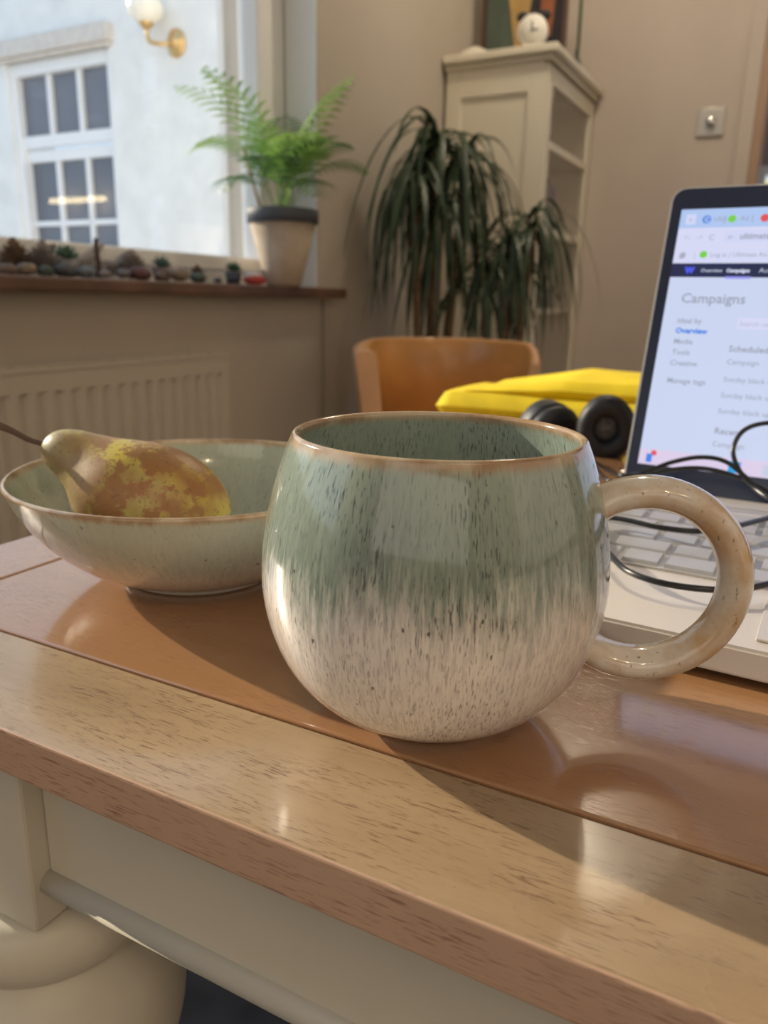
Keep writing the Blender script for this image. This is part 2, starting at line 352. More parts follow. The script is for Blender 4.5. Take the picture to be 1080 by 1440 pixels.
# ------------------------------------------------------------------ outside
S3 = 3.34
ew = st(boxes('wall_outside', [(S3, S3+.07, 2.72, 3.5, -1, 5), (S3, S3+.3, 4.33, 9, -1, 5), (S3, S3+.3, 3.5, 4.33, 2.14, 5), (S3, S3+.3, 3.5, 4.33, -1, .93)], m_render, rot=RR))
st(box('ground_outside', -8, S3, 1.5, 12, -1, -.9, mat('paving', (.45, .44, .42), .9), rot=RR))
st(boxes('trim_1', [(S3-.05, S3+.02, 3.46, 4.42, 2.16, 2.25), (S3-.035, S3+.02, 3.47, 4.40, 2.14, 2.16)], m_tanstone, rot=RR, bev=.008))
x0, x1 = 3.5, 4.33
w2 = st(boxes('window_2', [(S3+.02, S3+.12, x0, x0+.045, .93, 2.14), (S3+.02, S3+.12, x1-.045, x1, .93, 2.14), (S3+.02, S3+.12, x0+.045, x1-.045, 2.075, 2.14), (S3+.02, S3+.12, x0+.045, x1-.045, .93, .99)], m_winframe, rot=RR, bev=.004))
gx = [x0+.045, x0+.045+.2467, x0+.045+.4933, x1-.045]
up_ = boxes('upper_sash', [(S3+.04, S3+.085, gx[0], gx[3], 1.695, 1.76), (S3+.04, S3+.085, gx[1]-.015, gx[1]+.015, 1.76, 2.075), (S3+.04, S3+.085, gx[2]-.015, gx[2]+.015, 1.76, 2.075)], m_winframe, w2, bev=.003)
lo_ = boxes('lower_sash', [(S3+.06, S3+.10, gx[0], gx[3], 1.62, 1.68), (S3+.06, S3+.10, gx[0], gx[3], 1.26, 1.29), (S3+.06, S3+.10, gx[1]-.015, gx[1]+.015, .99, 1.62), (S3+.06, S3+.10, gx[2]-.015, gx[2]+.015, .99, 1.62)], m_winframe, w2, bev=.003)
m, N, L, P = nt('dim_window_glass')
L.new(ramp(N, L, noise(N, L, 2.5, (1, .4, 1), 4, .6), [(.35, (.10, .12, .15)), (.6, (.15, .16, .19)), (.72, (.24, .27, .32))]), P.inputs['Base Color']); P.inputs['Roughness'].default_value = .06  # haze and cloudy reflections mottled into the pane colour
P.inputs['Specular IOR Level'].default_value = .8
m_dim = m
for (za, zb, p, dx) in ((1.76, 2.075, up_, .066), (1.29, 1.62, lo_, .085), (.99, 1.26, lo_, .085)):
    for i in range(3):
        box('pane', S3+dx, S3+dx+.004, gx[i], gx[i+1], za, zb, m_dim, p)
# wall lantern outside
t = thing('wall_sconce', 'brass wall sconce with a cream opal globe on the outside wall', 'lamp', W(S3, 3.02, 2.10), ROT)
lathe('backplate', [(0, 0), (.058, 0), (.058, .01), (.045, .02), (.03, .024), (.022, .04), (0, .045)], m_brass, t, 32, rot=(0, R(-90), 0), loc=(0, 0, 0))
t.children[-1].scale = (1.15, 1, 1)
sweep('arm', [(-.03, 0, 0), (-.07, .01, -.02), (-.10, .05, -.02), (-.10, .095, .0), (-.10, .105, .06)], .011, m_brass, t, n=5)
lathe('gallery', [(0, .05), (.02, .05), (.034, .068), (.04, .078), (.036, .082), (0, .08)], m_brass, t, 24, loc=(-.10, .105, 0))
lathe('globe', [(.034, .075), (.062, .09), (.083, .12), (.087, .15), (.075, .18), (.05, .195), (.046, .19), (.070, .175), (.08, .15), (.076, .122), (.055, .095), (.03, .08)], m_opal, t, 32, loc=(-.10, .105, 0), n=3)

# ------------------------------------------------------------------ radiator
t = thing('radiator', 'cream ribbed panel radiator on the wall below the window', 'radiator', W(0, 0, 0), ROT)
s1r = 1.36; s0r = 0.1
V = []; Fc = []
pts = []
k = s0r+.02
while k < s1r-.03:
    pts += [(k, 1.12), (k+.008, 1.125), (k+.0095, 1.127), (k+.0175, 1.127), (k+.019, 1.125), (k+.027, 1.12)]; k += .0352
pts = [(s0r, 1.12)]+pts+[(s1r, 1.12)]
pr = [(.16, 0.0), (.18, 0.0), (.185, 1.0), (.700, 1.0), (.712, 1.0), (.716, 0.0), (.752, 0.0)]
b = bmesh.new(); rows = []
for z, a in pr: rows.append([b.verts.new((s, 1.12+(n-1.12)*a*1.0, z)) for s, n in pts])
for ra, rb in zip(rows, rows[1:]):
    for i in range(len(pts)-1): b.faces.new((ra[i], ra[i+1], rb[i+1], rb[i]))
from_bm('front_panel', b, m_rad, t)
boxes('casing', [(s0r, s0r+.012, 1.1205, 1.18, .16, .756), (s1r-.012, s1r, 1.1205, 1.18, .16, .756), (s0r+.012, s1r-.012, 1.133, 1.18, .17, .74)], m_rad, t)
boxes('top_grille', [(s0r, s1r, 1.118, 1.127, .75, .757), (s0r, s1r, 1.172, 1.18, .75, .757)]+[(s0r+.02+i*.0352, s0r+.03+i*.0352, 1.127, 1.172, .75, .755) for i in range(35)], m_rad, t)
for s in (s0r+.15, s1r-.15): box('bracket', s-.02, s+.02, 1.18, 1.20, .3, .6, m_rad, t)
cb = sweep('wall_cable', [W(1.86, 1.194, .875), W(1.862, 1.194, .7), W(1.858, 1.194, .4), W(1.86, 1.194, .125)], .003, mat('wall_cable_plastic', (.35, .31, .25), .5), n=4)
tag(cb, 'thin cable running down the wall from the end of the windowsill', 'cable')

# ------------------------------------------------------------------ light switch
t = thing('dimmer_switch', 'square metal dimmer switch with a round knob on the back wall', 'switch', W(S2, .415, 1.51), ROT)
m_sw = mat('brushed_steel', (.55, .52, .48), .35, .8)
box('plate', -.012, 0, -.046, .046, -.046, .046, m_sw, t, .003, 2)
lathe('knob', [(0, .04), (.013, .04), (.016, .036), (.017, .012), (0, .012)], mat('knob_chrome', (.8, .8, .8), .15, 1), t, 24, rot=(0, R(-90), 0))

# ------------------------------------------------------------------ cabinet in the corner
CS0, CS1, CN = 2.613, 3.19, .835
t = thing('display_cabinet', 'tall cream cabinet with panelled side and glazed door in the corner', 'cabinet', W(0, 0, 0), ROT)
ct = 1.612
b = bmesh.new()
bbox(b, CS0+.012, CS0+.02, CN+.02, 1.19, .05, ct)            # recessed field
sp_ = box('side_panel', CS0+.010, CS0+.022, CN+.03, 1.19, .05, ct, m_cab, t); b.free()
boxes('side_frame', [(CS0, CS0+.022, CN+.02, CN+.07, 0, ct), (CS0, CS0+.022, 1.135, 1.19, 0, ct), (CS0, CS0+.022, CN+.07, 1.135, ct-.085, ct), (CS0, CS0+.022, CN+.07, 1.135, .03, .12)], m_cab, t, .002)
box('far_side', CS1-.022, CS1, CN+.02, 1.19, 0, ct, m_cab, t)
box('back_panel', CS0+.022, CS1-.022, 1.182, 1.19, .05, ct, m_cabshade, t)
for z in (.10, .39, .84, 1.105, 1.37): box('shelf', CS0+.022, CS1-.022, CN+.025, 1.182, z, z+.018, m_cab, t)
dr = boxes('door', [(CS0, CS0+.05, CN, CN+.02, .12, ct-.01), (CS1-.05, CS1, CN, CN+.02, .12, ct-.01), (CS0+.05, CS1-.05, CN, CN+.02, ct-.06, ct-.01), (CS0+.05, CS1-.05, CN, CN+.02, .12, .18), (CS0+.05, CS1-.05, CN+.002, CN+.016, 1.10, 1.125), (CS0+.05, CS1-.05, CN+.002, CN+.016, 1.365, 1.39)], m_cab, t, .002)
box('glass_pane', CS0+.05, CS1-.05, CN+.009, CN+.011, .18, ct-.06, m_pane, dr)
lathe('knob', [(0, -.03), (.011, -.026), (.014, -.018), (.007, -.008), (.008, 0), (0, 0)], m_cab, dr, 16, loc=(CS0+.03, CN, .95), rot=(R(-90), 0, 0))
boxes('cornice', [(CS0-.012, CS1+.005, CN-.012, 1.195, ct, ct+.016), (CS0-.03, CS1+.012, CN-.03, 1.195, ct+.016, ct+.042)], m_cab, t, .005)
TOPZ = ct+.042
# shelf contents
def bx_thing(name, label, cat, s, n, z, ds, dn, dz, c, group=None, bev=.003):
    o = box(name, -ds/2, ds/2, -dn/2, dn/2, 0, dz, mat(name+'_mat', c, .5, var=.1), None, bev, 2, loc=W(s, n, z), rot=RR)
    return tag(o, label, cat, group)
t = thing('dark_jar', 'dark round jar on the top shelf of the glazed cabinet', 'jar', W(2.74, .89, 1.388))
lathe('body', [(0, 0), (.022, 0), (.03, .012), (.032, .03), (.024, .05), (.018, .056), (0, .056)], mat('jar_glass', (.03, .03, .045), .2), t, 24, n=2)
lathe('lid', [(0, .0562), (.019, .0562), (.02, .066), (.006, .07), (0, .074)], m_black, t, 16)
bookc = [(.10, .08, .14), (.14, .10, .13), (.08, .07, .11), (.17, .13, .12), (.10, .09, .16), (.15, .12, .14)]
blab = ['plum book nearest the glass in the cabinet', 'mauve book behind the plum one in the cabinet', 'darkest thin book of the cabinet row', 'brown-purple book in the cabinet row', 'indigo book in the cabinet row', 'dusty mauve book deepest in the cabinet row']
s_ = 2.70
for i in range(6):
    h_ = .17-.012*(i % 3); wd = .024+.004*(i % 2)
    t = thing('book', blab[i], 'book', W(s_, .925, 1.1235), ROT, 'books on the middle cabinet shelf')
    mb = mat('book_cover', bookc[i], .6)
    boxes('cover', [(0, .002, -.06, .06, 0, h_), (wd-.002, wd, -.06, .06, 0, h_), (0.002, wd-.002, -.06, -.058, 0, h_)], mb, t)
    box('pages', .002, wd-.002, -.057, .057, .003, h_-.003, mat('pages', (.7, .65, .55), .9), t); s_ += wd+.003
t = thing('storage_box', 'small dark blue-black box on the lower shelf of the cabinet', 'box', W(2.83, .92, .8585), ROT)
box('body', -.09, .09, -.06, .06, 0, .05, mat('box_card', (.03, .035, .05), .6), t, .002)
box('lid', -.093, .093, -.063, .063, .0505, .07, mat('box_lid', (.045, .05, .065), .6), t, .002)

# on top of the cabinet
t = thing('framed_picture', 'dark framed abstract picture in teal, gold and black standing on the cabinet', 'picture', W(2.80, .93, TOPZ), ROT)
t.rotation_euler = (0, 0, ROT)
PW0, PW1, PH = -.08, .215, .42
boxes('frame', [(-.01, .012, PW0, PW0+.012, 0, PH), (-.01, .012, PW1-.012, PW1, 0, PH), (-.01, .012, PW0+.012, PW1-.012, 0, .012), (-.01, .012, PW0+.012, PW1-.012, PH-.012, PH)], mat('picture_frame', (.09, .05, .035), .4), t)
cv = box('canvas', .002, .008, PW0+.012, PW1-.012, .012, PH-.012, mat('teal_ground', (.075, .10, .08), .7, var=.15, scale=12), t)
def tri(name, pts, c, off):
    V = [(off, y, z) for y, z in pts]+[(off+.0012, y, z) for y, z in pts]; n = len(pts)
    mk(name, V, [tuple(range(n)), tuple(range(2*n-1, n-1, -1))]+[(i, (i+1) % n, (i+1) % n+n, i+n) for i in range(n)], mat(name+'_paint', c, .7, var=.15, scale=14), cv)
tri('dark_shape', [(.078, .014), (-.066, .014), (-.066, .40), (.0, .40)], (.018, .016, .022), .0005)
tri('gold_wedge', [(.088, .014), (.068, .014), (.02, .40), (.16, .40)], (.42, .27, .10), -.0010)
tri('rust_shape', [(.01, .09), (-.03, .08), (-.05, .40), (.015, .40)], (.27, .09, .04), -.0010)
# twin bell clock
t = thing('alarm_clock', 'white round alarm clock with two black bells on the cabinet top', 'clock', W(2.66, .915, TOPZ), ROT+R(8))
t.scale = (1.15,)*3
lathe('case', [(0, -.018), (.036, -.018), (.041, -.01), (.041, .014), (.038, .018), (0, .018)], mat('clock_white', (.85, .82, .76), .3), t, 40, loc=(0, 0, .050), rot=(0, R(-90), 0))
fc = lathe('face', [(0, .0185), (.034, .0185), (.034, .0182), (0, .0182)], mat('clock_face', (.78, .76, .7), .5), t, 40, loc=(0, 0, .050), rot=(0, R(-90), 0))
boxes('hands', [(-.0198, -.0190, -.0018, .0018, .045, .072), (-.0210, -.0200, -.018, .002, .048, .0515)], m_black, t)
for s in (-1, 1):
    ball('bell', .017, m_black, t, loc=(0, s*.030, .088), sc=(1, 1, .8), sub=3)
    sweep('foot', [(0, s*.022, .018), (0, s*.032, 0)], .004, m_black, t)
sweep('stem', [(-.0, 0, .0895), (0, 0, .105)], .003, m_black, t)
t = thing('white_dish', 'small white dish lying upside down at the left of the cabinet top', 'dish', W(2.66, 1.11, TOPZ))
lathe('body', [(.058, 0), (.056, .008), (.045, .020), (.03, .027), (0, .028), (0, .025), (.04, .018), (.053, .004)], mat('dish_glaze', (.72, .66, .58), .4), t, 32)
lathe('foot', [(0, .0282), (.02, .0282), (.021, .033), (.018, .034), (0, .031)], mat('dish_glaze_foot', (.72, .66, .58), .4), t, 24)
t = thing('trinket', 'tiny purple trinket at the right end of the cabinet top', 'ornament', W(2.86, .83, TOPZ))
ball('body', .009, mat('purple_glass', (.25, .05, .16), .3), t, loc=(0, 0, .012), sc=(1, 1, 1.2)); lathe('base', [(0, 0), (.008, 0), (.004, .005), (0, .005)], m_brass, t, 12)
t = thing('bud_vase', 'thin dark green stem in a slim vase behind the alarm clock', 'vase', W(2.985, .86, TOPZ))
lathe('body', [(0, 0), (.018, 0), (.02, .03), (.008, .06), (.009, .08), (.007, .08), (.006, .06), (0, .01)], mat('vase_green', (.05, .08, .05), .3), t, 20, n=2)
sweep('stem', [(0, 0, .02), (.002, 0, .12), (0, .005, .3)], .006, leafmat('stem_green', (.05, .09, .04), (.08, .13, .05)), t, n=3)

# ------------------------------------------------------------------ leafy plants
def ribbon(b, pts, widths, side, fold=.35, mi=0):
    """folded leaf blade along pts"""
    prev = None
    for i, (p, wd) in enumerate(zip(pts, widths)):
        t = (pts[min(i+1, len(pts)-1)]-pts[max(i-1, 0)]).normalized(); sd = (side-t*side.dot(t)).normalized(); nn = sd.cross(t)
        cur = [b.verts.new(p-sd*wd+nn*wd*fold), b.verts.new(p), b.verts.new(p+sd*wd+nn*wd*fold)]
        if prev:
            for k in range(2): b.faces.new((prev[k], prev[k+1], cur[k+1], cur[k]))
        prev = cur
def arc_pts(L_, e0, e1, n=10, sag=1.0, x0=0, z0=0):
    p = Vector((x0, 0, z0)); out = [p.copy()]
    for i in range(n):
        f = ((i+.5)/n)**sag; a = e0+(e1-e0)*f
        p = p+Vector((math.cos(a), 0, math.sin(a)))*L_/n; out.append(p.copy())
    return out
m_drac = leafmat('dracaena_leaf', (.016, .036, .018), (.045, .078, .032), .12)
m_bark = mat('cane_bark', (.20, .13, .075), .8, var=.3, scale=40, bump=.5)
leafmesh = []
for i, (L_, e0, e1, sag) in enumerate([(.58, 72, -88, .42), (.52, 60, -87, .4), (.66, 78, -89, .45), (.48, 50, -86, .45), (.36, 80, -70, .7), (.58, 66, -89, .36), (.44, 35, -87, .4)]):
    b = bmesh.new(); P_ = arc_pts(L_, R(e0), R(e1), 12, sag)
    ribbon(b, P_, [.0095*min(1, .35+k*.45)*(1-(k/12)**3)+.0006 for k in range(13)], Vector((0, 1, 0)), .3)
    me = bpy.data.meshes.new('leaf'); b.to_mesh(me); b.free(); me.materials.append(m_drac)
    me.polygons.foreach_set('use_smooth', [True]*len(me.polygons)); leafmesh.append(me)
def dracaena(label, base, canes, heads, potr, poth, potc, seed, ls=1.0):
    rn = random.Random(seed)
    t = thing('potted_dracaena', label, 'plant', base, 0)
    lathe('pot', [(0, 0), (potr*.7, 0), (potr, poth), (potr*.9, poth), (potr*.86, poth-.02), (0, poth-.03)], mat('planter', potc, .6), t, 32)
    lathe('soil', [(0, poth-.022), (potr*.86, poth-.022), (potr*.86, poth-.028), (0, poth-.028)], mat('soil', (.05, .035, .025), .95, bump=1), t, 24)
    bv = Vector(base)
    for (hp, nl) in heads:
        h = Vector(hp)-bv
        sweep('cane', [(h.x*.25, h.y*.25, poth-.02), (h.x*.6, h.y*.6, poth+(h.z-poth)*.5), (h.x, h.y, h.z)], .013, m_bark, t, 8, n=4)
        for i in range(nl):
            ang = i*2.399+rn.uniform(-.4, .4); dd = Vector((math.cos(ang), math.sin(ang), 0)); hw = Vector(hp)
            k1 = dd.dot(NV); k2 = dd.dot(SV); fx = min(1, max(.12, (1.18-hw.dot(NV))/(.34*k1)) if k1 > .05 else 1, max(.12, (2.58-hw.dot(SV))/(.34*k2)) if k2 > .05 else 1)
            o = link('leaf', leafmesh[rn.choice([0, 0, 1, 2, 2, 3, 4, 5, 5, 6])], t, (h.x+rn.uniform(-.01, .01), h.y+rn.uniform(-.01, .01), h.z+rn.uniform(-.05, .02)))
            o.rotation_euler = (rn.uniform(-.12, .12), rn.uniform(-.22, .22)*fx, ang); s = rn.uniform(.75, 1.1)*ls; o.scale = (s*.60*fx, s*.85, s)
    return t
D1 = 2.38; D2 = 2.37
h1 = [(tuple(atd(612, 205, D1)), 48), (tuple(atd(582, 250, D1-.06)), 38), (tuple(atd(655, 225, D1+.0)), 36), (tuple(atd(618, 300, D1-.05)), 26)]
p1 = atd(612, 400, D1); dracaena('tall dracaena with long drooping leaves between the windowsill and cabinet', (p1.x, p1.y, 0), 3, h1, .14, .26, (.30, .26, .22), 5)
h2 = [(tuple(atd(712, 350, D2)), 44), (tuple(atd(748, 318, D2+.03)), 40), (tuple(atd(680, 385, D2-.04)), 26)]
p2 = atd(705, 420, D2); dracaena('lower dracaena in front of the cabinet behind the wooden chair', (p2.x+.03, p2.y, 0), 3, h2, .13, .24, (.35, .18, .12), 9, .82)

# areca palm on the sill
pb = W(1.668, 1.19, .9055)
t = thing('potted_palm', 'small bright green palm in a tapered tan pot with a dark rim on the windowsill', 'plant', pb)
t.scale = (.94,)*3
m_pot = mat('tan_pot', (.42, .33, .24), .85, c2=(.55, .46, .36), scale=14, bump=.6)
lathe('pot', [(0, 0), (.044, 0), (.047, .004), (.088, .158), (.086, .158), (.05, .02), (0, .015)], m_pot, t, 40)
lathe('rim_band', [(.0885, .1585), (.094, .1585), (.095, .19), (.092, .193), (.088, .19), (.087, .17), (.0865, .1585)], mat('rim_band_mat', (.09, .10, .12), .6), t, 40)
lathe('soil', [(0, .168), (.085, .168), (.085, .160), (0, .160)], mat('palm_soil', (.05, .035, .025), .95), t, 24)
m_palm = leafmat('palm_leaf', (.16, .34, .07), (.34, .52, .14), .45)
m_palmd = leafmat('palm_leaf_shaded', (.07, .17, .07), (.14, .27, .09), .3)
rn = random.Random(4)
def frond(az_, e0, e1, L_, bx, by, m_, lw=1.0):
    b = bmesh.new(); P_ = arc_pts(L_, R(e0), R(e1), 18, 1.6)
    ribbon(b, P_, [.0018*(1-.6*k/18) for k in range(19)], Vector((0, 1, 0)), -.8)
    for k in range(7, 19):
        tt = (k-7)/11; ll = .105*lw*(math.sin(PI*min(1, .25+tt*.75))**.7)*(1-.25*tt)+.012
        dr_ = (P_[min(k+1, 18)]-P_[k-1]).normalized()
        for s in (-1, 1):
            d0 = (dr_*.55+Vector((0, s, 0))*.95+Vector((0, 0, .10))).normalized()
            pp = []
            for q in range(5):
                f = q/4; pp.append(P_[k]+d0*ll*f+Vector((0, 0, -.28*ll*f*f))+Vector((rn.uniform(-1, 1), rn.uniform(-1, 1), 0))*.001)
            ribbon(b, pp, [.001, .0031, .0036, .0024, .0004], dr_.cross(Vector((0, 0, 1))).cross(d0).normalized() if False else dr_, .2)
    bmesh.ops.rotate(b, verts=b.verts, cent=(0, 0, 0), matrix=Matrix.Rotation(az_, 3, 'Z'))
    bmesh.ops.translate(b, verts=b.verts, vec=(bx, by, .168))
    return from_bm('frond', b, m_, t)
# (direction in degrees, start and end elevation, length)
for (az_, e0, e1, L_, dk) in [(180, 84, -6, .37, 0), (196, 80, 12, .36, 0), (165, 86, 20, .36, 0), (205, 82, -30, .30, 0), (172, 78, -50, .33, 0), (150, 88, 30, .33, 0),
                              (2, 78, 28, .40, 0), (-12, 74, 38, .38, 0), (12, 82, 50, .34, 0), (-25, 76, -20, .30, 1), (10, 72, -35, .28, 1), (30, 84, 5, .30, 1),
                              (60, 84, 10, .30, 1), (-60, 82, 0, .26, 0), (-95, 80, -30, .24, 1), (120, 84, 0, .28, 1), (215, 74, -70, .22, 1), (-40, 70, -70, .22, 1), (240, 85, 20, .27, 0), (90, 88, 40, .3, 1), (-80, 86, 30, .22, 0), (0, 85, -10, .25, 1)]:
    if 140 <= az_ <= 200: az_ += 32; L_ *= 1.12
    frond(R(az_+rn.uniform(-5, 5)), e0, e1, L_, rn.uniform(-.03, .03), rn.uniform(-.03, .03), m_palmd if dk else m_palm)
sweep('cane', [(-.05, 0, .165), (-.075, .0, .25), (-.10, 0, .34)], .004, mat('support_cane', (.45, .30, .16), .6), t, 8)

# ------------------------------------------------------------------ things along the windowsill
rn = random.Random(21)
m_cone = mat('cone_scale', (.20, .14, .10), .8, var=.3, scale=60)
m_cone2 = mat('cone_grey', (.30, .27, .25), .85, var=.3, scale=60)
def cone_mesh(m_):
    b = bmesh.new()
    for k in range(9):
        f = k/8; rr = .028*math.sin(PI*(.2+.78*f))+.003; z = .006+.052*f; n = 9 if k < 7 else 6
        for i in range(n):
            a = 2*PI*i/n+k*.35; c, s = math.cos(a), math.sin(a)
            v = [b.verts.new((c*rr*.3-s*.005, s*rr*.3+c*.005, z)), b.verts.new((c*rr*.3+s*.005, s*rr*.3-c*.005, z)),
                 b.verts.new((c*rr+s*.004, s*rr-c*.004, z+.008)), b.verts.new((c*rr-s*.004, s*rr+c*.004, z+.008)), b.verts.new((c*rr*.4, s*rr*.4, z-.005))]
            b.faces.new(v[:4]); b.faces.new((v[0], v[3], v[4])); b.faces.new((v[1], v[4], v[2])); b.faces.new((v[2], v[4], v[3])); b.faces.new((v[0], v[4], v[1]))
    bmesh.ops.create_cone(b, segments=8, radius1=.010, radius2=.002, depth=.055, cap_ends=True, matrix=Matrix.Translation((0, 0, .030)))
    me = bpy.data.meshes.new('pine_cone'); b.to_mesh(me); b.free(); me.materials.append(m_); return me
cms = [cone_mesh(m_cone), cone_mesh(m_cone2)]
POS = lambda px, n: (lambda th: n/math.tan(th))(R(28)-math.atan((px-540)/1122.0))    # s on the sill seen at a photo column
zs = .9055
for i, (px, n, sc, k, lb) in enumerate([(18, 1.235, .95, 0, 'brown pine cone at the far left of the windowsill'), (182, 1.235, .9, 1, 'grey pine cone right of the upright twig on the sill'), (58, 1.235, .95, 1, 'grey pine cone second from the left on the sill'), (272, 1.235, .6, 0, 'little brown pine cone near the right end of the sill row')]):
    o = link('pine_cone', cms[k], None, W(POS(px, n), n, zs), (0, 0, i)); o.scale = (sc,)*3; tag(o, lb, 'pine cone', 'pine cones on the windowsill')
drc = [(.30, .27, .25), (.18, .14, .12), (.26, .24, .25)]
for i, (px, n, L_, h_, lb) in enumerate([(106, 1.274, .13, .055, 'grey driftwood piece at the left of the windowsill'), (38, 1.274, .12, .045, 'long flat driftwood piece at the far left of the sill'), (158, 1.274, .08, .045, 'short dark driftwood piece at the foot of the upright twig')]):
    md = mat('driftwood', drc[i], .9, var=.25, scale=30, stretch=(.3, 1, 1), bump=1)
    o = sweep('driftwood', [(-L_/2, 0, .012), (-L_*.25, .01, .013+h_*.3), (0, -.006, .014+h_*.2), (L_*.3, .006, .016+h_*.5), (L_/2, 0, .014+h_)], [.006, .012, .0135, .010, .004], md, None, 8, loc=W(POS(px, n), n, zs), rot=(0, 0, ROT), n=3)
    tag(o, lb, 'driftwood', 'driftwood on the windowsill')
tw_ = sweep('twig', [(0, 0, 0), (.002, 0, .03), (-.002, .003, .06), (.001, .0, .075)], [.006, .0055, .005, .004], mat('twig_bark', (.09, .06, .05), .9), None, 8, loc=W(POS(133, 1.24), 1.24, zs), n=2)
tag(tw_, 'dark twig standing upright on the windowsill', 'twig')
cols = [('grey', (.24, .23, .24)), ('slate', (.12, .13, .15)), ('brown', (.22, .15, .11)), ('pale', (.42, .39, .38)), ('green', (.10, .15, .12)), ('maroon', (.20, .09, .10)), ('bluish', (.22, .27, .33)), ('sandy', (.36, .28, .20))]
names = ['far left', 'left', 'left of the upright twig', 'right of the upright twig', 'middle', 'right', 'far right']
k = 0
px = 6
while px < 312:
    cn, cc = cols[(k*5+2) % 8]; cc = tuple(q*.62 for q in cc); n = 1.183; r_ = rn.uniform(.010, .0185)*(1.0 if px < 250 else .8)
    o = ball('pebble', r_, mat('pebble_'+cn, cc, .6, var=.25, scale=50), None, loc=None, sc=(1.25, 1, .72), noise=.22, sub=2, seed=k)
    o.location = W(POS(px, n), n, zs+r_*.72); o.rotation_euler = (0, 0, k)
    tag(o, None, 'pebble', 'pebbles along the windowsill')
    zone = 'at the far left' if px < 40 else 'left of the driftwood' if px < 85 else 'between driftwood and upright twig' if px < 130 else 'just right of the upright twig' if px < 180 else 'in the middle of the row' if px < 230 else 'right of the small pine cone' if px < 275 else 'beside the tiny succulent'
    o['label'] = '%s pebble %s on the windowsill' % (cn, zone)
    px += rn.uniform(25, 29); k += 1
# little succulents
def succ(px, n, s, lb, c, pc):
    t = thing('tiny_succulent', lb, 'plant', W(POS(px, n), n, zs), 0, 'tiny succulents on the windowsill')
    lathe('pot', [(0, 0), (.013*s, 0), (.018*s, .024*s), (.015*s, .024*s), (0, .02*s)], mat('tiny_pot', pc, .4), t, 16)
    ml = leafmat('succulent_leaf', c, tuple(x*1.5 for x in c), .2); me = None
    for i in range(14):
        if me is None:
            b = bmesh.new(); bmesh.ops.create_icosphere(b, subdivisions=1, radius=1)
            for v in b.verts: v.co = Vector((v.co.x*.011*s+.011*s, v.co.y*.0045*s, v.co.z*.003*s))
            me = bpy.data.meshes.new('leaf'); b.to_mesh(me); b.free(); me.materials.append(ml)
        link('leaf', me, t, (0, 0, .026*s), (0, -R(15+i*4.5), i*2.4))
succ(322, 1.225, 1.15, 'tiny dark potted succulent beside the palm pot', (.05, .12, .08), (.05, .06, .09))
succ(90, 1.238, 1.3, 'small green succulent left of the upright twig on the sill', (.10, .18, .12), (.2, .2, .2))
succ(222, 1.238, 1.15, 'small blue-green succulent in the middle of the sill', (.10, .18, .16), (.16, .12, .12))
t = thing('painted_shell', 'red and white painted shell lying against the palm pot', 'shell', W(POS(352, 1.21), 1.21, zs), 0)
ball('body', .022, mat('shell_red', (.55, .07, .06), .4), t, loc=(0, 0, .012), sc=(1.2, .8, .5), noise=.1)
ball('white_top', .017, mat('shell_white', (.8, .8, .82), .4), t, loc=(-.004, 0, .023), sc=(1.3, .7, .42), noise=.15, seed=4)

# ------------------------------------------------------------------ chair
t = thing('tub_chair', 'orange-brown wooden chair with a curved wrap-around back behind the table', 'chair', (.150, 1.90, 0), R(0))
m_ch2 = [m_chair, m_chairedge]
nA = 40; a0, a1 = R(205), R(-12); rx, ry = .160, .19; thk = .024
b = bmesh.new(); rings = []
for i in range(nA+1):
    f = i/nA; a = a0+(a1-a0)*f
    low = .50; top = .783-.020*(1-min(1, f/.22))-.03*max(0, (f-.86)/.14)**2*1.5
    th_ = thk*(1+1.1*(1-min(1, f/.25)))
    dx, dy = math.cos(a), math.sin(a)
    fl = .035
    sec = []
    for (o_, z) in ((0, low), (0, top-.012), (.004, top-.003), (th_*.5, top), (th_-.004, top-.003), (th_, top-.012), (th_, low)):
        k = (z-low)/(top-low)*fl
        sec.append(b.verts.new(((rx+o_+k)*dx, (ry+o_+k)*dy, z)))
    rings.append(sec)
for r_a, r_b in zip(rings, rings[1:]):
    for j in range(7):
        f_ = b.faces.new((r_a[j], r_b[j], r_b[(j+1) % 7], r_a[(j+1) % 7])); f_.smooth = True
        if 4 <= j <= 5 or j in (2, 3): f_.material_index = 1
for rg in (rings[0], rings[-1]):
    f_ = b.faces.new(rg); f_.material_index = 1
from_bm('backrest', b, m_ch2, t)
lathe('seat', [(0, .455), (.19, .455), (.215, .448), (.22, .435), (.21, .42), (0, .415)], m_chair, t, 40)
for (x, y) in ((-.14, -.13), (.14, -.13), (-.14, .13), (.14, .13)):
    sweep('leg', [(x*1.25, y*1.25, 0), (x, y, .42)], [.013, .019], m_chair, t, 12)
for (x, y) in ((-.18, .05), (.18, .05), (-.10, .17), (.10, .17)):
    sweep('back_post', [(x*.98, y*.98, .43), (x*1.06, y*1.06, .52)], .012, m_chair, t, 10)

# ------------------------------------------------------------------ table
TR = (0, 0, R(-27.4))
T = thing('dining_table', 'farmhouse dining table with a glossy wooden plank top and cream painted legs', 'table', (0, 0, 0), R(-27.4))
TL, TRt, WF, WB = -.359, 1.25, .1325, .965; ZT, ZB = .75, .7333
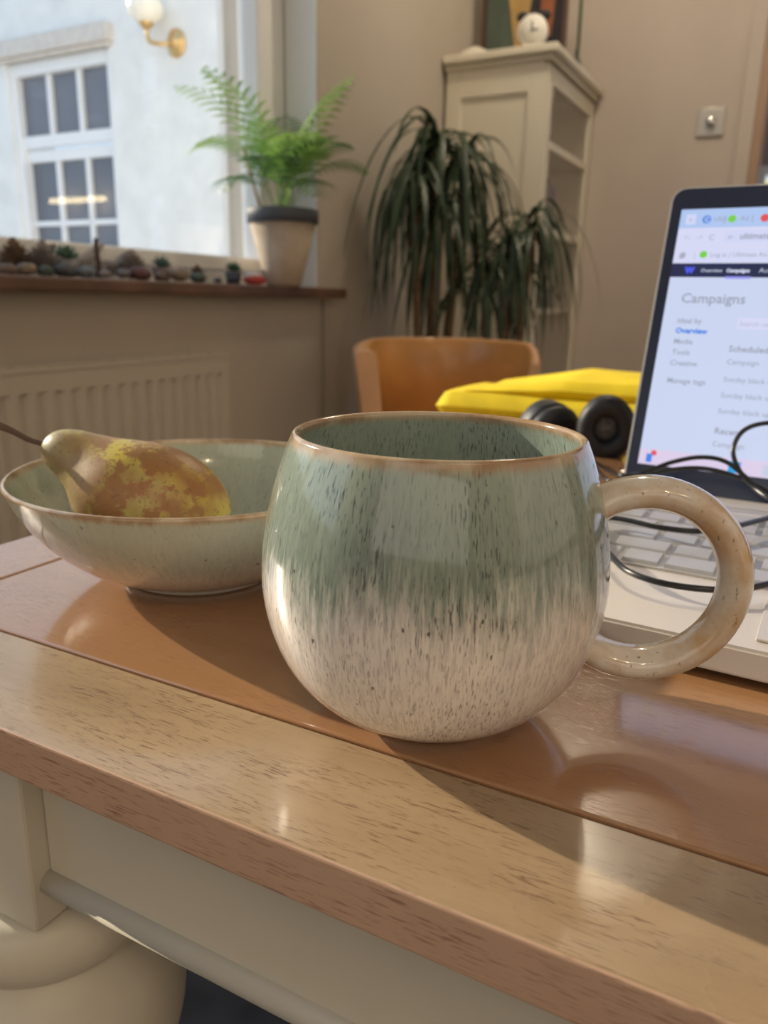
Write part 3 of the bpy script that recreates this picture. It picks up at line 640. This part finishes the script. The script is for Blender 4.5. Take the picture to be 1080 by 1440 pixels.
# planks
def plank(x0_, x1_, y0_, y1_, mats, front=False):
    b = bmesh.new(); bbox(b, x0_, x1_, y0_, y1_, ZB, ZT, .0011, 3)
    b.faces.ensure_lookup_table()
    if front:
        for f_ in b.faces:
            if f_.normal.y < -.6 or f_.calc_center_median().y < y0_+.0005: f_.material_index = 1
    bmesh.ops.recalc_face_normals(b, faces=b.faces)
    if front:
        for f_ in b.faces:
            f_.material_index = 1 if f_.normal.y < -.35 else 0
    return from_bm('plank', b, mats, T)
g = .0006
o = plank(TL, TRt, WF, .18-g, [m_plank_f, m_edge], True); o['label'] = 'narrow yellowish front plank with a worn edge'
ys = [.18, .33, .48, .63, .78, .918]
for ya, yb in zip(ys, ys[1:]): plank(-.3135+g, TRt-.045-g, ya+g, yb-g, [m_plank])
plank(TL, TRt, .918+g, WB, [m_plank])
for xa, xb in ((TL, -.3135-g), (TRt-.045+g, TRt)): plank(xa, xb, .18+g, .918-g, [m_plank])
# aprons with a bead along the bottom
bl = .062
L0, L1, K0, K1 = TL+.08, TRt-.08, WF+.015, WB-.015      # outer faces of the leg blocks
def apron(x0_, x1_, y0_, y1_, along):
    box('apron', x0_, x1_, y0_, y1_, .664, ZB-.0005, m_cream, T, .0012, 2)
LX0 = -.217-bl
yap = WF+.0235
apron(LX0+bl, L1-bl, yap, yap+.018, 0); apron(LX0+bl, L1-bl, WB-.0415, WB-.0235, 0)
apron(LX0+.008, LX0+.026, K0+bl, K1-bl, 1); apron(L1-.026, L1-.008, K0+bl, K1-bl, 1)
sweep('apron_bead', [(LX0+bl, yap, .669), (LX0+.3, yap, .669), (LX0+.7, yap, .669), (L1-bl, yap, .669)], .0048, m_cream, T, 32)
def leg(x, y):
    lg = box('leg', x-bl/2, x+bl/2, y-bl/2, y+bl/2, .651, ZB-.0005, m_cream, T, .0015, 2)
    lathe('turned_post', [(0, .6508), (.030, .6508), (.040, .649), (.0445, .643), (.046, .636), (.0445, .629), (.040, .6235), (.036, .622), (.040, .618), (.048, .608), (.0525, .594), (.053, .578), (.050, .560), (.043, .542), (.034, .53), (.030, .522), (.036, .515), (.036, .505), (.028, .495), (.027, .46), (.035, .36), (.040, .24), (.036, .14), (.026, .09), (.034, .075), (.034, .06), (.024, .045), (.027, .02), (.022, 0), (0, 0)], m_cream, lg, 48, loc=(x, y, 0), n=2)
for x in (LX0+bl/2, L1-bl/2):
    for y in (K0+bl/2, K1-bl/2): leg(x, y)
rg = box('rug', -.9, 1.9, -.3, 1.5, .0005, .012, m_rug, None, .003, 1, rot=TR)
tag(rg, 'dark slate blue rug on the floor under the table', 'rug')

# ------------------------------------------------------------------ mug
MB_ = Vector((.016, .2301, .75))
MUG = thing('mug', 'round-bellied glazed mug with sea green top, speckled cream base and ring handle', 'mug', MB_)
m_mug = glaze('mug_glaze', .041, .066, .0916, (.28, .345, .295), (.155, .21, .18), (.86, .82, .76), (.64, .59, .575), .95)
mo = lathe('body', [(0, .0035), (.018, .0032), (.0205, .0006), (.0225, 0), (.0245, .0008), (.0262, .0026), (.033, .0062), (.0405, .0122), (.0467, .0205), (.0510, .0305), (.0533, .041), (.0537, .051), (.0525, .0625), (.0499, .0745), (.0464, .0855), (.0446, .0900), (.0440, .0913), (.0431, .0918), (.0420, .0913), (.0418, .0900), (.0436, .0855), (.0470, .0745), (.0493, .0625), (.0502, .050), (.0495, .037), (.0455, .022), (.036, .0115), (.02, .0068), (0, .006)], m_mug, MUG, 128, n=5)
# handle: ring in a plane through the axis
m, N, L, P = nt('handle_glaze')
hc = mixc(N, L, ramp(N, L, noise(N, L, 55, (1, 1, 1), 4, .6), [(.38, 0.), (.62, 1.)]), (.72, .67, .59), (.58, .40, .23))
hc = mixc(N, L, ramp(N, L, noise(N, L, 700, (1, 1, .6), 2), [(.66, 0.), (.74, .7)]), hc, (.16, .10, .07))
L.new(hc, P.inputs['Base Color']); P.inputs['Roughness'].default_value = .1; P.inputs['Coat Weight'].default_value = .6; P.inputs['Coat Roughness'].default_value = .03
m_handle = m
hx = Vector((math.sin(R(98)), math.cos(R(98)), 0)); hp = []; hr = []; he = []
rho, hz, hR = .0638, .0492, .0270
for i in range(61):
    f = i/60; a = R(142)-R(288)*f
    q = hx*(rho+hR*math.cos(a))+Vector((0, 0, hz+hR*math.sin(a)*1.02))
    e = max(0, 1-min(f, 1-f)/.10); hp.append(q); hr.append(.0050*(1+.45*e*e)); he.append(1.42+.25*e)
    if f > .9: hp[-1] = hp[-1]+Vector((0, 0, .004))*((f-.9)/.1)**2
hn = hx.cross(Vector((0, 0, 1)))
sweep('handle', hp, hr, m_handle, MUG, 28, ell=he, upv=tuple(hx*math.cos(R(142))+Vector((0, 0, math.sin(R(142))))))

# ------------------------------------------------------------------ bowl
BB = Vector((-.0891, .3561, .75))
BOWL = thing('bowl', 'speckled pale sea green and cream bowl with a tan rim left of the mug', 'bowl', BB)
m_bowl = glaze('bowl_glaze', .010, .034, .0498, (.42, .46, .39), (.34, .39, .335), (.66, .62, .53), (.56, .52, .46), .22, .4)
m_bowlin = glaze('bowl_inner_glaze', -.05, -.02, .0498, (.40, .45, .37), (.31, .37, .30), (.6, .57, .5), (.5, .46, .42), .3, .5)
lathe('body', [(0, .003), (.030, .003), (.0325, .0006), (.0345, 0), (.0365, .0008), (.038, .0028), (.049, .0072), (.0605, .0148), (.0705, .0245), (.0777, .0345), (.0820, .0435), (.0838, .0475), (.0843, .0488), (.0838, .0497)], m_bowl, BOWL, 128, n=4)
lathe('inner_glaze', [(.0838, .0497), (.0829, .0499), (.0820, .0490), (.0806, .0455), (.0765, .0362), (.0695, .0270), (.0598, .0180), (.048, .0112), (.03, .0072), (0, .006)], m_bowlin, BOWL, 128, n=4)

# ------------------------------------------------------------------ pear
m, N, L, P = nt('pear_skin')
a = ramp(N, L, noise(N, L, 75, (1, 1, 1), 6, .72), [(.49, 0.), (.53, 1.)])
n_ = noise(N, L, 18, (1, 1, 1), 3)
pc = mixc(N, L, ramp(N, L, n_, [(.4, 0.), (.62, 1.)]), (.34, .19, .065), (.31, .13, .05))
yl = mixc(N, L, ramp(N, L, noise(N, L, 24, loc=(3, 3, 1)), [(.4, 0.), (.6, 1.)]), (.66, .54, .07), (.50, .44, .14))
pz = noise(N, L, 28, loc=(9, 1, 4)); am = math_node(N, L, 'MULTIPLY', a, ramp(N, L, pz, [(.40, .12), (.56, 1.)]))
pc = mixc(N, L, am, pc, yl)
t_ = N.new('ShaderNodeTexCoord'); s_x = N.new('ShaderNodeSeparateXYZ'); L.new(t_.outputs['Object'], s_x.inputs[0])
mr = N.new('ShaderNodeMapRange'); L.new(s_x.outputs[0], mr.inputs[0]); mr.inputs[1].default_value = -.012; mr.inputs[2].default_value = -.042; mr.inputs[4].default_value = .75
pc = mixc(N, L, mr.outputs[0], pc, mixc(N, L, ramp(N, L, noise(N, L, 60), [(.4, 0.), (.6, 1.)]), (.36, .36, .17), (.30, .24, .14)))
dots = ramp(N, L, noise(N, L, 600, detail=0), [(.70, 0.), (.74, .6)])
pc = mixc(N, L, dots, pc, (.18, .10, .04))
L.new(pc, P.inputs['Base Color']); P.inputs['Roughness'].default_value = .42
bp = N.new('ShaderNodeBump'); bp.inputs['Strength'].default_value = .3; bp.inputs['Distance'].default_value = .0006
L.new(noise(N, L, 120, detail=4), bp.inputs['Height']); L.new(bp.outputs[0], P.inputs['Normal'])
pt = .355; po = att(205, 705, pt)
PEAR = thing('pear', 'russet and yellow-green pear lying in the bowl with its stem over the edge', 'pear', po)
spec = [(266, 722, 56), (243, 714, 72), (215, 706, 80), (186, 702, 78), (161, 679, 56), (141, 662, 43), (120, 648, 35), (102, 639, 30), (87, 634, 25)]
bal = [(att(x, y, pt)-po, r/F*pt) for x, y, r in spec]
def sdf(p):
    k = .0024; return -k*math.log(sum(math.exp(-((p-c).length-r)/k) for c, r in bal))
ax = (bal[-1][0]-bal[2][0]).normalized(); sx = ax.orthogonal().normalized(); sy = ax.cross(sx)
V = []; Fc = []; nR, nS = 60, 48
for a in range(nR+1):
    th_ = PI*(a/nR)**1.7
    for q in range(nS if 0 < a < nR else 1):
        ph = 2*PI*q/nS; dd = ax*math.cos(th_)+(sx*math.cos(ph)+sy*math.sin(ph))*math.sin(th_)
        lo_r, hi_r = .002, .07
        # march inward from outside so the neck is caught
        r_ = hi_r
        for _ in range(60):
            v_ = sdf(dd*r_)
            if v_ < .00004 or r_ < .002: break
            r_ -= v_*.8
        V.append(dd*r_)
def ix(a, q): return 0 if a == 0 else (len(V)-1 if a == nR else 1+(a-1)*nS+q % nS)
for a in range(nR):
    for q in range(nS):
        f_ = [ix(a, q), ix(a+1, q), ix(a+1, q+1), ix(a, q+1)]; f_ = list(dict.fromkeys(f_)); Fc.append(tuple(f_))
mk('flesh', V, Fc, m, PEAR, True)
m_stem = mat('pear_stem', (.12, .075, .05), .7, var=.3, scale=80, bump=.5)
sweep('stem', [att(x, y, pt)-po for x, y in [(76, 632), (62, 625), (40, 618), (15, 605), (-14, 594)]], [.0016, .0013, .0013, .0016, .0022], m_stem, PEAR, 10, n=4)

# ------------------------------------------------------------------ laptop
LH = atz(877, 680, .766); lz = R(-30)          # hinge left corner; local X along the hinge, local Y away from the user
LAP = thing('laptop', 'open silver laptop with a lit browser window on the dark-framed screen', 'laptop', (LH.x, LH.y, .75), lz)
LW = .312; LD = .2300; z0, z1 = .0016, .0155
b = bmesh.new()
V8 = [(-.001, .008, z0), (LW, .008, z0), (LW, .008, z1), (-.001, .008, z1), (-.001, -LD, z0+.002), (LW, -LD, z0+.002), (LW, -LD+.001, z1-.001), (-.001, -LD+.001, z1-.001)]
vs = [b.verts.new(v) for v in V8]
for f_ in ((0, 1, 2, 3), (4, 7, 6, 5), (3, 2, 6, 7), (0, 4, 5, 1), (0, 3, 7, 4), (1, 5, 6, 2)): b.faces.new([vs[i] for i in f_])
ve = [e for e in b.edges if abs(e.verts[0].co.z-e.verts[1].co.z) > .005]
bmesh.ops.bevel(b, geom=ve, offset=.010, segments=5, affect='EDGES', profile=.5)
bmesh.ops.bevel(b, geom=[e for e in b.edges if abs(e.verts[0].co.z-e.verts[1].co.z) < .003 and e.calc_face_angle(0) > .8], offset=.0012, segments=2, affect='EDGES')
from_bm('base', b, m_deck, LAP)
for x in (.03, LW-.03):
    for y in (-.02, -LD+.03): lathe('rubber_foot', [(0, 0), (.006, 0), (.007, .0017), (0, .0017)], m_black, LAP, 12, loc=(x, y, 0))
kx0, ky0, kp = .012, -.045, .0192
box('key_tray', kx0-.002, LW-.012, ky0-6*kp-.001, ky0+.002, z1-.0006, z1+.00025, mat('key_tray_metal', (.50, .49, .48), .45, .4), LAP)
def keyme(wd):
    b = bmesh.new(); bbox(b, 0, wd, 0, kp-.0028, 0, .0016)
    for v in b.verts:
        if v.co.z > .001: v.co.x += .0006 if v.co.x < wd/2 else -.0006; v.co.y += .0006 if v.co.y < .008 else -.0006
    me = bpy.data.meshes.new('key'); bmesh.ops.recalc_face_normals(b, faces=b.faces); b.to_mesh(me); b.free(); me.materials.append(m_key); return me
rows_ = [[1]*15, [1]*13+[2.0], [1.5]+[1]*12+[1.5], [1.75]+[1]*11+[2.25], [2.25]+[1]*10+[2.75], [1.25, 1, 1.25, 1.25, 5.2, 1.25, 1.25, 1, 1, .8]]
cache = {}
kw = (LW-.014-kx0)/15
for r_, row in enumerate(rows_):
    x = kx0
    for u in row:
        wd = u*kw-.0026
        if (u) not in cache: cache[u] = keyme(wd)
        link('key', cache[u], LAP, (x+.0013, ky0-(r_+1)*kp+.0014, z1+.0003)); x += u*kw
b_ = box('trackpad', .10, .215, -LD+.010, -.170, z1-.0008, z1-.0002+.0004, mat('trackpad_glass', (.60, .56, .52), .3, .2), LAP, .0002)
# lid
TI = R(17); lidm = Matrix.Rotation(-TI, 4, 'X')
lid = bpy.data.objects.new('screen_lid', None)
def lidpoly(x0_, x1_, z0_, z1_, y0_, y1_, r_, seg=6):
    b = bmesh.new(); pts = []
    for (cx, cz, a) in ((x1_-r_, z1_-r_, 0), (x0_+r_, z1_-r_, 90), (x0_+r_*.3, z0_+r_*.3, 180), (x1_-r_*.3, z0_+r_*.3, 270)):
        rr = r_ if a < 180 else r_*.3
        for k in range(seg+1): an = R(a+90*k/seg); pts.append((cx+rr*math.cos(an), cz+rr*math.sin(an)))
    f1 = [b.verts.new((x, y0_, z)) for x, z in pts]; f2 = [b.verts.new((x, y1_, z)) for x, z in pts]; n = len(pts)
    b.faces.new(f1); b.faces.new(f2[::-1])
    for i in range(n): b.faces.new((f1[i], f1[(i+1) % n], f2[(i+1) % n], f2[i]))
    return b
LH_ = .196
lidb = lidpoly(-.0012, LW, -.004, LH_+.0008, .0, .0045, .009)
LID = from_bm('lid', lidb, m_silver, LAP, loc=(0, 0, .016)); LID.rotation_euler = (-TI, 0, 0)
from_bm('bezel', lidpoly(.0002, LW-.0014, -.0035, LH_-.0003, -.0006, .0002, .008), m_bezel, LID)
def em(name, c, s=1.0):
    m, N, L, P = nt(name); P.inputs['Base Color'].default_value = (.01, .01, .01, 1); P.inputs['Emission Color'].default_value = C4(c); P.inputs['Emission Strength'].default_value = s; P.inputs['Roughness'].default_value = .25; return m
m_scr = em('screen_page', (.58, .65, .86)); m_tab = em('screen_tabs', (.42, .56, .86)); m_bar = em('screen_bar', (.66, .68, .90)); m_nav = em('screen_nav', (.010, .018, .07))
m_tx = em('screen_text', (.30, .33, .42)); m_txl = em('screen_text_light', (.42, .45, .56)); m_blue = em('screen_blue', (.05, .22, .78)); m_grn = em('screen_green', (.18, .62, .06)); m_wht = em('screen_white_text', (.55, .60, .75)); m_vio = em('screen_violet', (.07, .10, .80)); m_task = em('screen_taskbar', (.70, .60, .80)); m_red = em('screen_red', (.75, .08, .10)); m_cyan = em('screen_cyan', (.02, .35, .75)); m_lil = em('screen_lilac', (.30, .30, .85)); m_pill = em('screen_pill', (.62, .66, .90))
SX0, SX1 = .0068, LW-.008
DISP = box('display', SX0, SX1, -.0009, -.0003, .0145, .1818, m_scr, LID)
def sr(name, x0_, x1_, z0_, z1_, m_, lv=1): return box(name, x0_, x1_, -.0009-.00012*lv, -.0009-.00012*(lv-1)-.00001, z0_, z1_, m_, DISP)
sr('tab_strip', SX0, SX1, .1695, .1818, m_tab); sr('address_bar', SX0, SX1, .1465, .1695, m_bar)
sr('navigation_bar', SX0, SX1, .1375, .1465, m_nav); sr('taskbar', SX0, SX1, .0145, .0245, m_task)
sr('tab_button', .0105, .0165, .1718, .1785, m_pill, 2); sr('address_field', .0355, .20, .1600, .1672, m_pill, 2)
sr('active_tab_line', .0400, .0550, .1365, .1380, m_lil, 2); sr('search_field', .0400+.012, .12, .1050, .1120, m_bar, 1)
def disc(name, x, z, r_, m_):
    V = [(x+r_*math.cos(2*PI*i/20), -.00125, z+r_*math.sin(2*PI*i/20)) for i in range(20)]
    V += [(a, -.0011, c) for a, _, c in V]
    return mk(name, V, [tuple(range(20)), tuple(range(39, 19, -1))]+[(i, (i+1) % 20, (i+1) % 20+20, i+20) for i in range(20)], m_, DISP)
def txt(s, x, z, size, m_, name='text_line', bold=0):
    cu = bpy.data.curves.new('text', 'FONT'); cu.body = s; cu.size = size; cu.resolution_u = 2; cu.offset = bold
    tmp = bpy.data.objects.new('tmp', cu); COL.objects.link(tmp); dg = bpy.context.evaluated_depsgraph_get()
    me = bpy.data.meshes.new_from_object(tmp.evaluated_get(dg)); bpy.data.objects.remove(tmp)
    me.materials.clear(); me.materials.append(m_)
    return link(name, me, DISP, (x, -.00128, z), (R(90), 0, 0))
disc('tab_icon', .0232, .1748, .0026, m_blue); txt('C', .0219, .1733, .0042, m_wht, 'icon_mark', .0002); disc('tab_icon', .0382, .1748, .0024, m_grn); disc('tab_icon', .0570, .1748, .0025, m_red)
txt('Ulti', .0275, .1735, .0042, m_tx); txt('Ad', .0430, .1735, .0042, m_tx); txt('|', .0335, .1732, .0050, m_tx, bold=.0001); txt('|', .0495, .1732, .0050, m_tx)
txt('v', .0125, .1737, .0042, m_tx)
txt('<-', .0110, .1618, .0048, m_txl); txt('->', .0185, .1618, .0048, m_txl); txt('C', .0262, .1615, .0050, m_tx); txt('o-', .0375, .1620, .0045, m_tx); txt('ultimate', .0445, .1618, .0054, m_tx, bold=.0001)
txt('#', .0105, .1500, .0056, m_tx, bold=.0002); txt('|', .0190, .1500, .0048, m_txl); disc('bookmark_icon', .0248, .1521, .0023, m_grn); txt('Log in | Ultimate Av...', .0290, .1505, .0040, m_tx)
txt('W', .0155, .1402, .0050, m_vio, 'logo', .0005); txt('Overview', .0250, .1407, .0032, m_wht, bold=.00004); txt('Campaigns', .0402, .1407, .0031, m_wht, bold=.0002); txt('Audience', .0590, .1405, .0042, m_wht)
txt('Campaigns', .0160, .1208, .0088, m_tx, 'heading', .0001)
for s, z, m_ in (('Ideal by', .1075, m_tx), ('Overview', .1010, m_blue), ('Media', .0940, m_tx), ('Tools', .0870, m_tx), ('Creative', .0800, m_tx), ('Manage tags', .0685, m_tx)):
    txt(s, .0160, z, .0048, m_, bold=.0002 if m_ is m_blue else .00005)
txt('Search campaign', .0530, .1068, .0042, m_txl)
for s, z, sz in (('Scheduled', .0905, .0056), ('Campaign', .0825, .0047), ('Sunday black up for sale', .0715, .0046), ('Sunday black up for sale', .0615, .0046), ('Sunday black up for sale', .0515, .0046), ('Recent', .0385, .0056), ('Campaign', .0305, .0047)):
    txt(s, .0495, z, sz, m_tx, bold=.0001 if sz > .005 else 0)
sr('taskbar_icon', .0115, .0150, .0160, .0215, m_blue, 3); disc('taskbar_badge', .0158, .0222, .0018, m_red)
sr('taskbar_icon', .0610, .0680, .0155, .0225, m_cyan, 3); sr('taskbar_icon', .0800, .0860, .0155, .0225, m_wht, 3)

# ------------------------------------------------------------------ yellow cloth, headphones, cable
YC = thing('yellow_cloth', 'bright yellow folded cloth bag lying on the far end of the table', 'cloth bag', (0, 0, .75), R(-27.4))
def soft(name, x0_, x1_, y0_, y1_, z0_, hfun, nx=40, ny=22, parent=None):
    V = []; Fc = []
    for side in (0, 1):
        for j in range(ny+1):
            for i in range(nx+1):
                u = i/nx; v = j/ny; e = (min(u, 1-u)*(x1_-x0_)), (min(v, 1-v)*(y1_-y0_)); rd = .005
                k = 1
                for q in e:
                    if q < rd: k *= math.sqrt(max(0, 1-(1-q/rd)**2))
                h = hfun(u, v); mid = z0_+h*.5
                ins = (1-k)*0
                z = mid+(h*.5*k if side else -h*.5*k)
                V.append((x0_+(x1_-x0_)*u, y0_+(y1_-y0_)*v, z))
    n = (nx+1)*(ny+1)
    for side in (0, 1):
        for j in range(ny):
            for i in range(nx):
                a = side*n+j*(nx+1)+i; Fc.append((a, a+1, a+nx+2, a+nx+1))
    o = mk(name, V, Fc, m_yellow, parent, True); return o
soft('lower_fold', -.352, -.02, .80, .945, .0008, lambda u, v: .029+.004*u+.0015*math.sin(9*u+3*v), parent=YC)
soft('upper_fold', -.325, -.02, .812, .945, .030, lambda u, v: .004+.022*min(1, u/.38)**1.3*(.8+.2*v)+.002*math.sin(7*u+6*v+1), parent=YC)

HP = thing('headphones', 'black on-ear headphones with padded cups lying behind the mug', 'headphones', (.185, .70, .75), 0)
m_padm = mat('ear_pad_leather', (.014, .017, .024), .5, var=.2, scale=60, bump=.3); m_grill = mat('speaker_mesh', (.16, .165, .18), .8, var=.4, scale=300)
m_rust = mat('inner_cup_lining', (.20, .075, .04), .6)
def cup(loc, rot, s, inner):
    c = lathe('ear_cup', [(0, .026*s), (.018*s, .025*s), (.026*s, .020*s), (.029*s, .010*s), (.029*s, .001*s), (.012*s, 0), (0, 0)], m_padm, HP, 40, loc=loc, rot=rot, n=2)
    c.scale = (.86, 1, 1)
    ring = [(.0215*s*math.cos(2*PI*i/48), .0215*s*math.sin(2*PI*i/48), -.005*s) for i in range(48)]
    sweep('ear_pad', ring, .0098*s, m_padm, c, 16, closed=True, ell=.95, upv=(1, 0, 0))
    lathe('speaker_grille', [(0, -.0015), (.014*s, -.0015), (.014*s, .0), (0, 0)], inner, c, 24)
c1 = atd(852, 601, .70); c2 = atd(772, 612, .735)
hb0 = Vector((.185, .70, .75))
cup(c1-hb0, (R(-83), 0, R(-12)), .93, m_grill)
cup(c2-hb0, (R(-70), 0, R(22)), 1.05, m_rust)
q1 = c1-hb0+Vector((.012, .026, 0)); q2 = c2-hb0+Vector((-.004, .028, 0))
sweep('headband', [q1+Vector((0, .0, -.012)), q1+Vector((.02, .025, -.021)), Vector((.045, .12, .012)), Vector((.03, .165, .008)), Vector((-.01, .15, .008)), q2+Vector((-.012, .05, -.018)), q2+Vector((0, 0, -.012))], [.005, .005, .006, .007, .006, .005, .005], m_black, HP, 12, n=6)

def S_(x, y, off):       # a point a little in front of the laptop screen
    nrm = Vector((math.sin(R(30))*math.cos(TI), math.cos(R(30))*math.cos(TI), -math.sin(TI)))
    d = ray(x, y); p0 = LH-nrm*off; return CAM+d*(nrm.dot(p0-CAM)/nrm.dot(d))
kz = .7705
cp = [atd(818, 640, .66), atd(840, 652, .60), S_(868, 668, .035), S_(905, 664, .03), S_(945, 650, .028), S_(985, 643, .028), S_(1020, 649, .03), S_(1050, 672, .03), S_(1085, 700, .03),
      S_(1150, 725, .03), S_(1190, 690, .02), S_(1150, 620, .02), S_(1110, 597, .02), S_(1070, 596, .022), S_(1043, 608, .025), S_(1031, 634, .028), S_(1040, 662, .03), S_(1060, 685, .032), S_(1085, 702, .04),
      atz(1130, 715, kz+.004), atz(1110, 722, kz+.003), atz(1075, 730, kz+.003), atz(1030, 741, kz+.003), atz(985, 747, kz+.003), atz(930, 742, kz+.003), atz(885, 732, kz+.003), atz(850, 728, kz+.002), atz(828, 738, kz+.001), atz(834, 762, kz), atz(856, 778, kz), atz(880, 801, kz), atz(920, 817, kz), atz(975, 827, kz), atz(1030, 829, kz), atz(1085, 820, kz), atz(1180, 790, kz), atz(1300, 760, kz-.002)]
ac = sweep('audio_cable', cp, .0014, m_cable, None, 10, n=7)
tag(ac, 'black headphone cable looping over the laptop keyboard and screen', 'cable')
cp2 = [atd(826, 636, .655), S_(850, 672, .05), S_(885, 680, .04), S_(925, 664, .035), S_(980, 658, .032), S_(1030, 668, .03), S_(1085, 693, .03), S_(1160, 740, .03), atz(1220, 770, kz+.002), atz(1320, 775, kz)]
ac = sweep('charging_cable', cp2, .0013, m_cable, None, 10, n=6)
tag(ac, 'second thin black cable running below the loop across the screen foot', 'cable')

# ------------------------------------------------------------------ ceiling spotlights
def spot(s, n, lb):
    t = thing('ceiling_spotlight', lb, 'lamp', W(s, n, H-.001), 0, 'ceiling spotlights')
    lathe('housing', [(0, 0), (.04, 0), (.04, -.07), (.036, -.07), (.034, -.02), (0, -.02)], m_white, t, 24)
    lathe('bulb', [(0, -.03), (.03, -.03), (.03, -.062), (0, -.066)], em('bulb_glow', (1, .72, .42), 60), t, 20)
    l = bpy.data.lights.new('spot_bulb', 'POINT'); l.energy = 5; l.color = (1, .78, .52); l.shadow_soft_size = .03
    o = bpy.data.objects.new('spot_bulb', l); COL.objects.link(o); o.parent = t; o.location = (0, 0, -.11)
spot(-.9, -1.1, 'round white ceiling spotlight nearest the camera'); spot(-1.2, -.7, 'round white ceiling spotlight farthest behind the camera'); spot(-.7, -1.5, 'round white ceiling spotlight farthest to the right')
t = thing('wall_lamp', 'long warm horizontal wall lamp on the back wall right of the doorway', 'lamp', W(S2, -.92, 1.36), ROT)
box('bracket', -.05, 0, -.03, .03, -.03, .03, m_brass, t, .003)
b = bmesh.new(); bmesh.ops.create_cone(b, segments=20, radius1=.014, radius2=.014, depth=.42, cap_ends=True, matrix=Matrix.Translation((-.064, 0, 0)) @ Matrix.Rotation(R(90), 4, 'X'))
from_bm('tube', b, em('lamp_tube_glow', (1, .80, .45), 14), t, True)
# round flush lamp on the ceiling ahead of the table
pl = W(2.2, .50, H-.001)
t = thing('ceiling_lamp', 'round opal flush lamp on the ceiling ahead of the table', 'lamp', pl, 0)
lathe('base', [(0, 0), (.11, 0), (.11, -.02), (0, -.02)], m_white, t, 32)
lathe('shade', [(.105, -.021), (.10, -.05), (.06, -.075), (0, -.082), (0, -.021)], em('lamp_shade_glow', (1, .84, .60), 9), t, 32)
l = bpy.data.lights.new('lamp_bulb', 'POINT'); l.energy = 15; l.color = (1, .86, .66); l.shadow_soft_size = .07
o = bpy.data.objects.new('lamp_bulb', l); COL.objects.link(o); o.parent = t; o.location = (0, 0, -.16)
